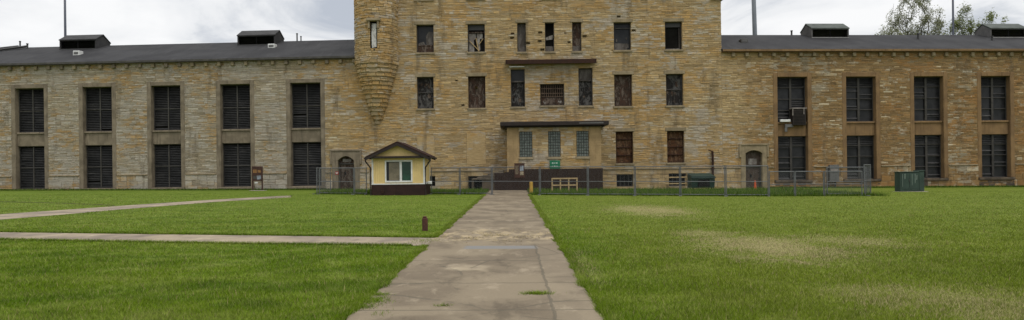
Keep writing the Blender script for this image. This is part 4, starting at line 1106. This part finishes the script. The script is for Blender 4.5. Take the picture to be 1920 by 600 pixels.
wf.bbox(wx0-f_, wx0, -.045, .06, wz0-f_-.02, wz1+f_, .01); wf.bbox(wx1, wx1+f_, -.045, .06, wz0-f_-.02, wz1+f_, .01)
wf.bbox(wx0, wx1, -.045, .06, wz1, wz1+f_, .01); wf.bbox(wx0, wx1, -.06, .06, wz0-f_-.02, wz0, .01)
wf.bbox(.09, .17, -.02, .05, wz0, wz1, .008)
wi = wf.build('window', M['kiosk_white'], K)
MB().box(wx0, .09, .02, .03, wz0, wz1).build('pane', M['pane'], wi)
bl = MB(); z_ = wz0+.05
while z_ < wz1-.05: bl.box(wx0+.17, .06, .010, .018, z_, z_+.07); z_ += .085
bl.build('blind', M['blind'], wi)
MB().box(.17, wx1, .02, .03, wz0, wz1).build('pane', M['green_board'], wi)
MB().bbox(.17, .24, .0, .018, wz0, wz1, .004).build('sash', M['kiosk_white'], wi)
ro = MB(); oh, ov = .36, .34; t = .10; sl_ = (zp-ze)/hw; xe = hw+oh; zE = ze - sl_*oh*.55
def slab(s):
    A = [(0, zp), (s*xe, zE), (s*xe, zE+t), (0, zp+t)]
    if s > 0: A = A[::-1]
    ro.prism(A[::-1] if False else A, -ov, D+ov)
slab(-1); slab(1)
r_o = ro.build('roof', M['shingle'], K)
import bmesh
def fix(o):
    bm = bmesh.new(); bm.from_mesh(o.data); bmesh.ops.recalc_face_normals(bm, faces=bm.faces); bm.to_mesh(o.data); bm.free()
fix(r_o)
fa = MB()
for s in (-1, 1):
    A = [(s*.0, zp+.0), (s*xe, zE-.0), (s*xe, zE-.17), (s*.0, zp-.19)]
    fa.prism(A, -ov-.03, -ov-.002)
    fb = MB(); fb.prism(A, D+ov+.002, D+ov+.03); fix(fb.build('rear_bargeboard', M['brown_fascia'], K))
fix(fa.build('bargeboard', M['brown_fascia'], K))
MB().bbox(-xe, xe, -ov+.0, -.025, ze-.13, ze+.0, .01).build('eave_board', M['brown_fascia'], K)
MB().box(-xe+.12, xe-.12, -.02, D, ze-.098, ze-.04).build('soffit', M['brown_fascia'], K)
for s in (-1, 1):
    g = MB(); a, b = sorted((s*xe, s*(xe+.10))); g.bbox(a, b, -ov, D+ov, zE-.06, zE+.05, .015); g.build('gutter', M['brown_fascia'], K)
    MB().tube([(s*(xe+.03), -.16, zE-.03), (s*(xe+.02), -.16, zE-.22), (s*(hw+.06), -.11, zE-.66), (s*(hw+.06), -.11, .05), (s*(hw+.08), -.2, -.02)], .05, 8).build('downspout', M['brown_fascia'], K)
MB().bbox(-hw+.62, -hw+.82, -.10, -.062, .12, .34, .01).build('socket_box', M['rust'], K)
# little vent/condenser on the kiosk flank
MB().bbox(hw+.10, hw+.34, .6, 1.0, .72, .92, .02).build('vent_hood', M['white'], K)

# ------------------------------------------------------------------ poles
def mast(label, px, Y, r0, r1, top, mat, lean=0., fit='cap'):
    x, _ = on(px, 68, Y); t = thing('mast', label, 'mast', (x, Y, gz(x)))
    MB().tube([(lean*16, 0, -.3), (0, 0, 16), (-lean*(top-16), 0, top)], [r0, (r0+r1)/2, r1], 12).build('pole', mat, t, smooth=True)
    MB().tube([(lean*16, 0, -.1), (lean*16, 0, .25)], r0*1.8, 12).build('base_flange', mat, t)
    MB().tube([(-lean*(top-16), 0, top), (-lean*(top-16), 0, top+.15)], [r1*1.6, r1*.6], 10).build('cap', mat, t)
mast('thin dark mast rising behind the left roof ventilator', 122.5, 80, .16, .11, 26, M['pole_dark'], 0)
mast('thick blue grey mast rising behind the right roof near the tall block', 1415.5, 76, .29, .20, 30, M['pole'], .02)
mast('thin dark mast rising between the two trees on the right', 1787.5, 82, .15, .10, 27, M['pole_dark'], 0)

# ------------------------------------------------------------------ trees behind the right roof
def leaf_mat(name, a, b):
    m, nt, out = new_mat(name); h = N(nt)
    at = h.n('ShaderNodeAttribute', attribute_name='rnd'); sp = h.n('ShaderNodeSeparateColor'); h.lk(at.outputs['Color'], sp.inputs[0])
    c = h.mix(sp.outputs[0], a, b)
    d = h.n('ShaderNodeBsdfDiffuse'); h.put(d.inputs[0], c); t = h.n('ShaderNodeBsdfTranslucent'); h.put(t.inputs[0], c)
    mx = h.n('ShaderNodeMixShader'); mx.inputs[0].default_value = .35; h.lk(d.outputs[0], mx.inputs[1]); h.lk(t.outputs[0], mx.inputs[2]); h.lk(mx.outputs[0], out.inputs[0]); return m
M['leaf_pale'] = leaf_mat('pale_spring_leaves', (.12, .13, .065), (.30, .31, .20))
M['leaf_green'] = leaf_mat('fresh_green_leaves', (.075, .10, .025), (.21, .23, .09))
def tree(label, px, Y, seed, mat, lobes, npts, dens, lf):
    """lobes: (dx, dy, zc, rx, rz) masses of the crown; limbs are grown out to points spread through them"""
    r = random.Random(seed); x, _ = on(px, 60, Y); t = thing('spring_tree', label, 'tree', (x, Y, gz(x)), 0, 'trees behind the right roof')
    wood = MB(); leaves = MB()
    zlow = min(l[2]-l[4] for l in lobes)
    nodes = [Vector((r.uniform(-.1, .1), r.uniform(-.1, .1), z*.8)) for z in range(0, int(zlow)+4)]; par = [max(0, i-1) for i in range(len(nodes))]
    n0 = len(nodes)
    pts = []
    for _ in range(npts):
        dx, dy, zc, rx, rz = r.choices(lobes, [l[3]*l[3]*l[4] for l in lobes])[0]
        while True:
            a = Vector((r.uniform(-1, 1), r.uniform(-1, 1), r.uniform(-1, 1)))
            if a.length < 1 and r.random() < .35 + a.length: break
        pts.append(Vector((dx + a.x*rx*(.85+.3*r.random()), dy + a.y*rx, zc + a.z*rz)))
    base = nodes[-1]
    pts.sort(key=lambda q: (q-base).length)
    for q in pts:
        best, bi = 1e9, 0
        for k, nd in enumerate(nodes):
            if nd.z > q.z - .12 and k >= n0: continue
            dv = q-nd; c = dv.length*(1 + 1.6*(1 - dv.z/max(.01, dv.length)))
            if c < best: best, bi = c, k
        nodes.append(q); par.append(bi)
    wt = [1.]*len(nodes)
    for k in range(len(nodes)-1, 0, -1): wt[par[k]] += wt[k]
    rad = [.013*w_**.47 for w_ in wt]
    for k in range(1, len(nodes)):
        a, b = nodes[par[k]], nodes[k]; m_ = (a+b)/2 + Vector((r.gauss(0, .05), r.gauss(0, .05), -.06))*(b-a).length
        ra = min(rad[par[k]], rad[k]*1.5)
        wood.tube([tuple(a), tuple(m_), tuple(b)], [ra, (ra+rad[k])/2, rad[k]*.8], 5 if rad[k] < .08 else 9, cap=False)
    wood.build('trunk', M['bark'], t)
    for k in range(n0, len(nodes)):
        if r.random() < .10: continue
        a, b = nodes[par[k]], nodes[k]; tone = r.random()*.5
        for _ in range(int(dens*r.uniform(.4, 1.5))):
            c = a.lerp(b, r.uniform(.35, 1.12)) + Vector((r.gauss(0, .20), r.gauss(0, .20), r.gauss(0, .28)))
            s_ = lf*r.uniform(.6, 1.4); u_ = Vector((r.gauss(0, 1), r.gauss(0, 1), r.gauss(0, 1))).normalized(); v_ = u_.orthogonal().normalized()
            leaves.add([tuple(c-u_*s_), tuple(c+v_*s_*.6), tuple(c+u_*s_), tuple(c-v_*s_*.6)], [(0,1,2,3)], (tone + r.random()*.5, .5, .5))
    leaves.build('crown', mat, t, attr=True)
    return t
tree('tall sparse pale tree behind the right roof, left of the thin mast', 1713, 86, 3, M['leaf_pale'],
     [(0, 0, 18.5, 2.9, 6.6), (-1.6, .6, 16.8, 2.1, 4.6), (1.7, -.4, 17.2, 2.0, 4.6), (0, 0, 12.5, 3.9, 4.5)], 640, 62, .10)
tree('shorter greener leafy tree behind the far right roof ventilator', 1815, 88, 9, M['leaf_green'],
     [(-.5, 0, 18.7, 1.6, 4.2), (-1.9, .3, 17.4, 1.6, 3.3), (2.6, -.3, 18.0, 1.9, 3.7), (1.1, .2, 16.6, 2.0, 3.2), (4.0, 0, 16.6, 1.3, 2.4), (0, 0, 12.5, 4.2, 4.2)], 660, 70, .105)
tree('small pale tree top at the left of the tree group', 1660, 92, 21, M['leaf_pale'],
     [(-.3, 0, 16.6, 1.9, 4.0), (1.1, 0, 15.4, 1.5, 3.3), (-1.6, 0, 15.2, 1.3, 3.2), (0, 0, 12.0, 2.6, 3.6)], 340, 70, .10)

# ------------------------------------------------------------------ lawn blades
def blades(name, P_, hgt, wid, mat, seed, lean=.5):
    """P_: (n,2) roots; hgt,wid: arrays; one triangle per blade"""
    g = np.random.default_rng(seed); n = len(P_)
    z = -0.05 - 0.0086*np.clip(P_[:, 0], -70, 70)
    ang = g.uniform(0, 2*np.pi, n); la = g.uniform(0, 2*np.pi, n); ll = hgt*g.uniform(.1, lean*2, n)
    v = np.zeros((n, 3, 3), np.float32); hx = np.cos(ang)*wid/2; hy = np.sin(ang)*wid/2
    v[:, 0, 0] = P_[:, 0]-hx; v[:, 0, 1] = P_[:, 1]-hy; v[:, 0, 2] = z-.004
    v[:, 1, 0] = P_[:, 0]+hx; v[:, 1, 1] = P_[:, 1]+hy; v[:, 1, 2] = z-.004
    v[:, 2, 0] = P_[:, 0]+np.cos(la)*ll; v[:, 2, 1] = P_[:, 1]+np.sin(la)*ll; v[:, 2, 2] = z+hgt
    me = bpy.data.meshes.new(name); me.vertices.add(n*3); me.vertices.foreach_set('co', v.ravel())
    me.loops.add(n*3); me.loops.foreach_set('vertex_index', np.arange(n*3, dtype=np.int32))
    me.polygons.add(n); me.polygons.foreach_set('loop_start', np.arange(0, n*3, 3, dtype=np.int32))
    at = me.attributes.new('rnd', 'FLOAT_COLOR', 'FACE'); c = np.ones((n, 4), np.float32); c[:, :3] = g.random((n, 3)); at.data.foreach_set('color', c.ravel())
    me.update(calc_edges=True); me.validate(); me.materials.append(mat)
    o = bpy.data.objects.new(name, me); COL.objects.link(o); return tag(o, kind='stuff')
def seg_y(L, x):
    xs = np.array([p[0] for p in L]); ys = np.array([p[1] for p in L]); o = np.argsort(xs); return np.interp(x, xs[o], ys[o])
def lawn_ok(p, pad=0.):
    x, y = p[:, 0], p[:, 1]
    ok = ~((x > PX0-.02) & (x < PX1+.02))
    ok &= ~((x < PX0) & (y < seg_y(cpA, x)+.05) & (y > seg_y(cpB, x)-.0))
    ok &= ~((x < dgA[-1][0]) & (y < seg_y(dgA, x)+.1) & (y > seg_y(dgB, x)-.0))
    ok &= ~((x > kx-1.9) & (x < kx+1.9) & (y > ky-.12) & (y < ky+2.7))
    return ok
g = np.random.default_rng(4)
n = 1150000; ya, yb, kk = 5.2, 52., .75
u_ = g.random(n); y = (ya**-kk + u_*(yb**-kk - ya**-kk))**(-1/kk)
x = g.uniform(-1, 1, n)*(y*.80+2.5)
P_ = np.stack([x, y], 1); P_ = P_[lawn_ok(P_)]
yd = P_[:, 1]
# clumpy height variation
cl = .5+.5*np.sin(P_[:, 0]*3.1+1.7*np.sin(P_[:, 1]*1.3))*np.sin(P_[:, 1]*2.3+1.1*np.sin(P_[:, 0]*1.9))
dry = np.zeros(len(P_))
for x, y, rx, ry, w_ in PATCH: dry = np.maximum(dry, w_*np.clip(1.3-np.hypot((P_[:, 0]-x)/rx, (P_[:, 1]-y)/ry), 0, 1))
hg = (.026+.030*g.random(len(P_)))*(.75+.5*cl)*(1-.55*dry)*(1-.2*np.clip((yd-12)/20, 0, 1))
wd = np.clip(.0055*(yd/8)**.9, .005, .03)*g.uniform(.7, 1.4, len(P_))
blades('lawn_grass', P_, hg, wd, M['blade'], 1, .6)
# shaggy fringe along the path edges
fr_ = []
for ex, sg in ((PX0, -1), (PX1, 1)):
    n = 42000; y = 3 + 44*g.random(n)**2.0; clump = np.sin(y*1.3)+np.sin(y*3.1+1)+np.sin(y*7.)
    x = ex + sg*(-.02 + .14*g.random(n)**1.5) - sg*.05*np.clip(clump, 0, 2)*g.random(n)
    fr_.append(np.stack([x, y], 1))
n = 16000; x = g.uniform(-24, PX0-.1, n); fr_.append(np.stack([x, seg_y(cpA, x)+.04+.12*g.random(n)], 1)); fr_.append(np.stack([x, seg_y(cpB, x)-.10*g.random(n)+.02], 1))
P_ = np.concatenate(fr_); k_ = ~((P_[:, 0] > PX0-.35) & (P_[:, 0] < PX0+.3) & (P_[:, 1] > cpB[-1][1]-.1) & (P_[:, 1] < cpA[-1][1]+.1)); P_ = P_[k_]
blades('edge_grass', P_, .03+.055*g.random(len(P_)), np.clip(.006*(P_[:, 1]/9), .005, .02), M['blade'], 2, .8)
n = 2600; y = (5.2**-.75 + g.random(n)*(45**-.75 - 5.2**-.75))**(-1/.75); x = g.uniform(-1, 1, n)*(y*.8+2.5)
P_ = np.stack([x, y], 1); P_ = P_[lawn_ok(P_)]
blades('seed_stalks', P_, .06+.07*g.random(len(P_)), .004+.0005*P_[:, 1], M['straw'], 12, .35)
# tall weeds around and behind the fence
n = 46000; x = g.uniform(-14.2, 23, n)
fp = sorted((fxy(k) for k in fence_pts)); fy = np.interp(x, [q[0] for q in fp], [q[1] for q in fp])
y = fy - .08 + (57.2-fy)*g.random(n)**1.5
P_ = np.stack([x, y], 1); ok = ~((x > PX0-.1) & (x < PX1+.1)) & ~((x > kx-1.9) & (x < kx+1.95) & (y < ky+2.7)); P_ = P_[ok]
nz = .5+.5*np.sin(P_[:, 0]*1.9+np.sin(P_[:, 0]*.7)*2)*np.sin(P_[:, 1]*1.2+P_[:, 0]*.5)
blades('tall_weeds', P_, (.08+.25*g.random(len(P_)))*(.5+.75*nz), .02+.03*g.random(len(P_)), M['tall'], 3, .35)
# strip of longer grass along the foot of the left and right blocks
q1 = []
for side, a, b in ((0, -41, -2.5), (1, 4, 41)):
    n = 12000; s_ = g.uniform(a, b, n); yy = -.12-.55*g.random(n)**2
    aa = -WA if side == 0 else WA; o = XL if side == 0 else XR
    q1.append(np.stack([o+s_*np.cos(aa)-yy*np.sin(aa), YB+s_*np.sin(aa)+yy*np.cos(aa)], 1))
P_ = np.concatenate(q1); blades('wall_foot_grass', P_, .06+.14*g.random(len(P_)), .03+.02*g.random(len(P_)), M['tall'], 6, .4)
# tufts in the cracks of the walk, dry straw lying on it
pt = []
for px, py, n, sx_, sy_ in ((690, 566, 1500, .13, .13), (668, 578, 900, .12, .08), (1006, 552, 800, .10, .045), (831, 575, 110, .05, .02), (706, 554, 500, .1, .05), (795, 452, 500, .25, .35), (712, 590, 60, .06, .1)):
    x, y = gnd(px, py); pt.append(np.stack([g.normal(x, sx_, n), g.normal(y, sy_, n)], 1))
P_ = np.concatenate(pt); blades('path_tufts', P_, .015+.045*g.random(len(P_)), .006+.004*g.random(len(P_)), M['blade'], 8, 1.2)
n = 3000; P_ = np.stack([np.clip(g.normal(-.5, .75, n), -1.8, .9), 17.6 + g.normal(0, .75, n)], 1); ki = (np.sin(P_[:, 0]*5+2*np.sin(P_[:, 1]*2))+np.sin(P_[:, 1]*4+P_[:, 0]*3)) > .1; P_ = P_[ki]
blades('path_straw', P_, .012+.02*g.random(len(P_)), .02+.02*g.random(len(P_)), M['straw'], 9, 2.2)
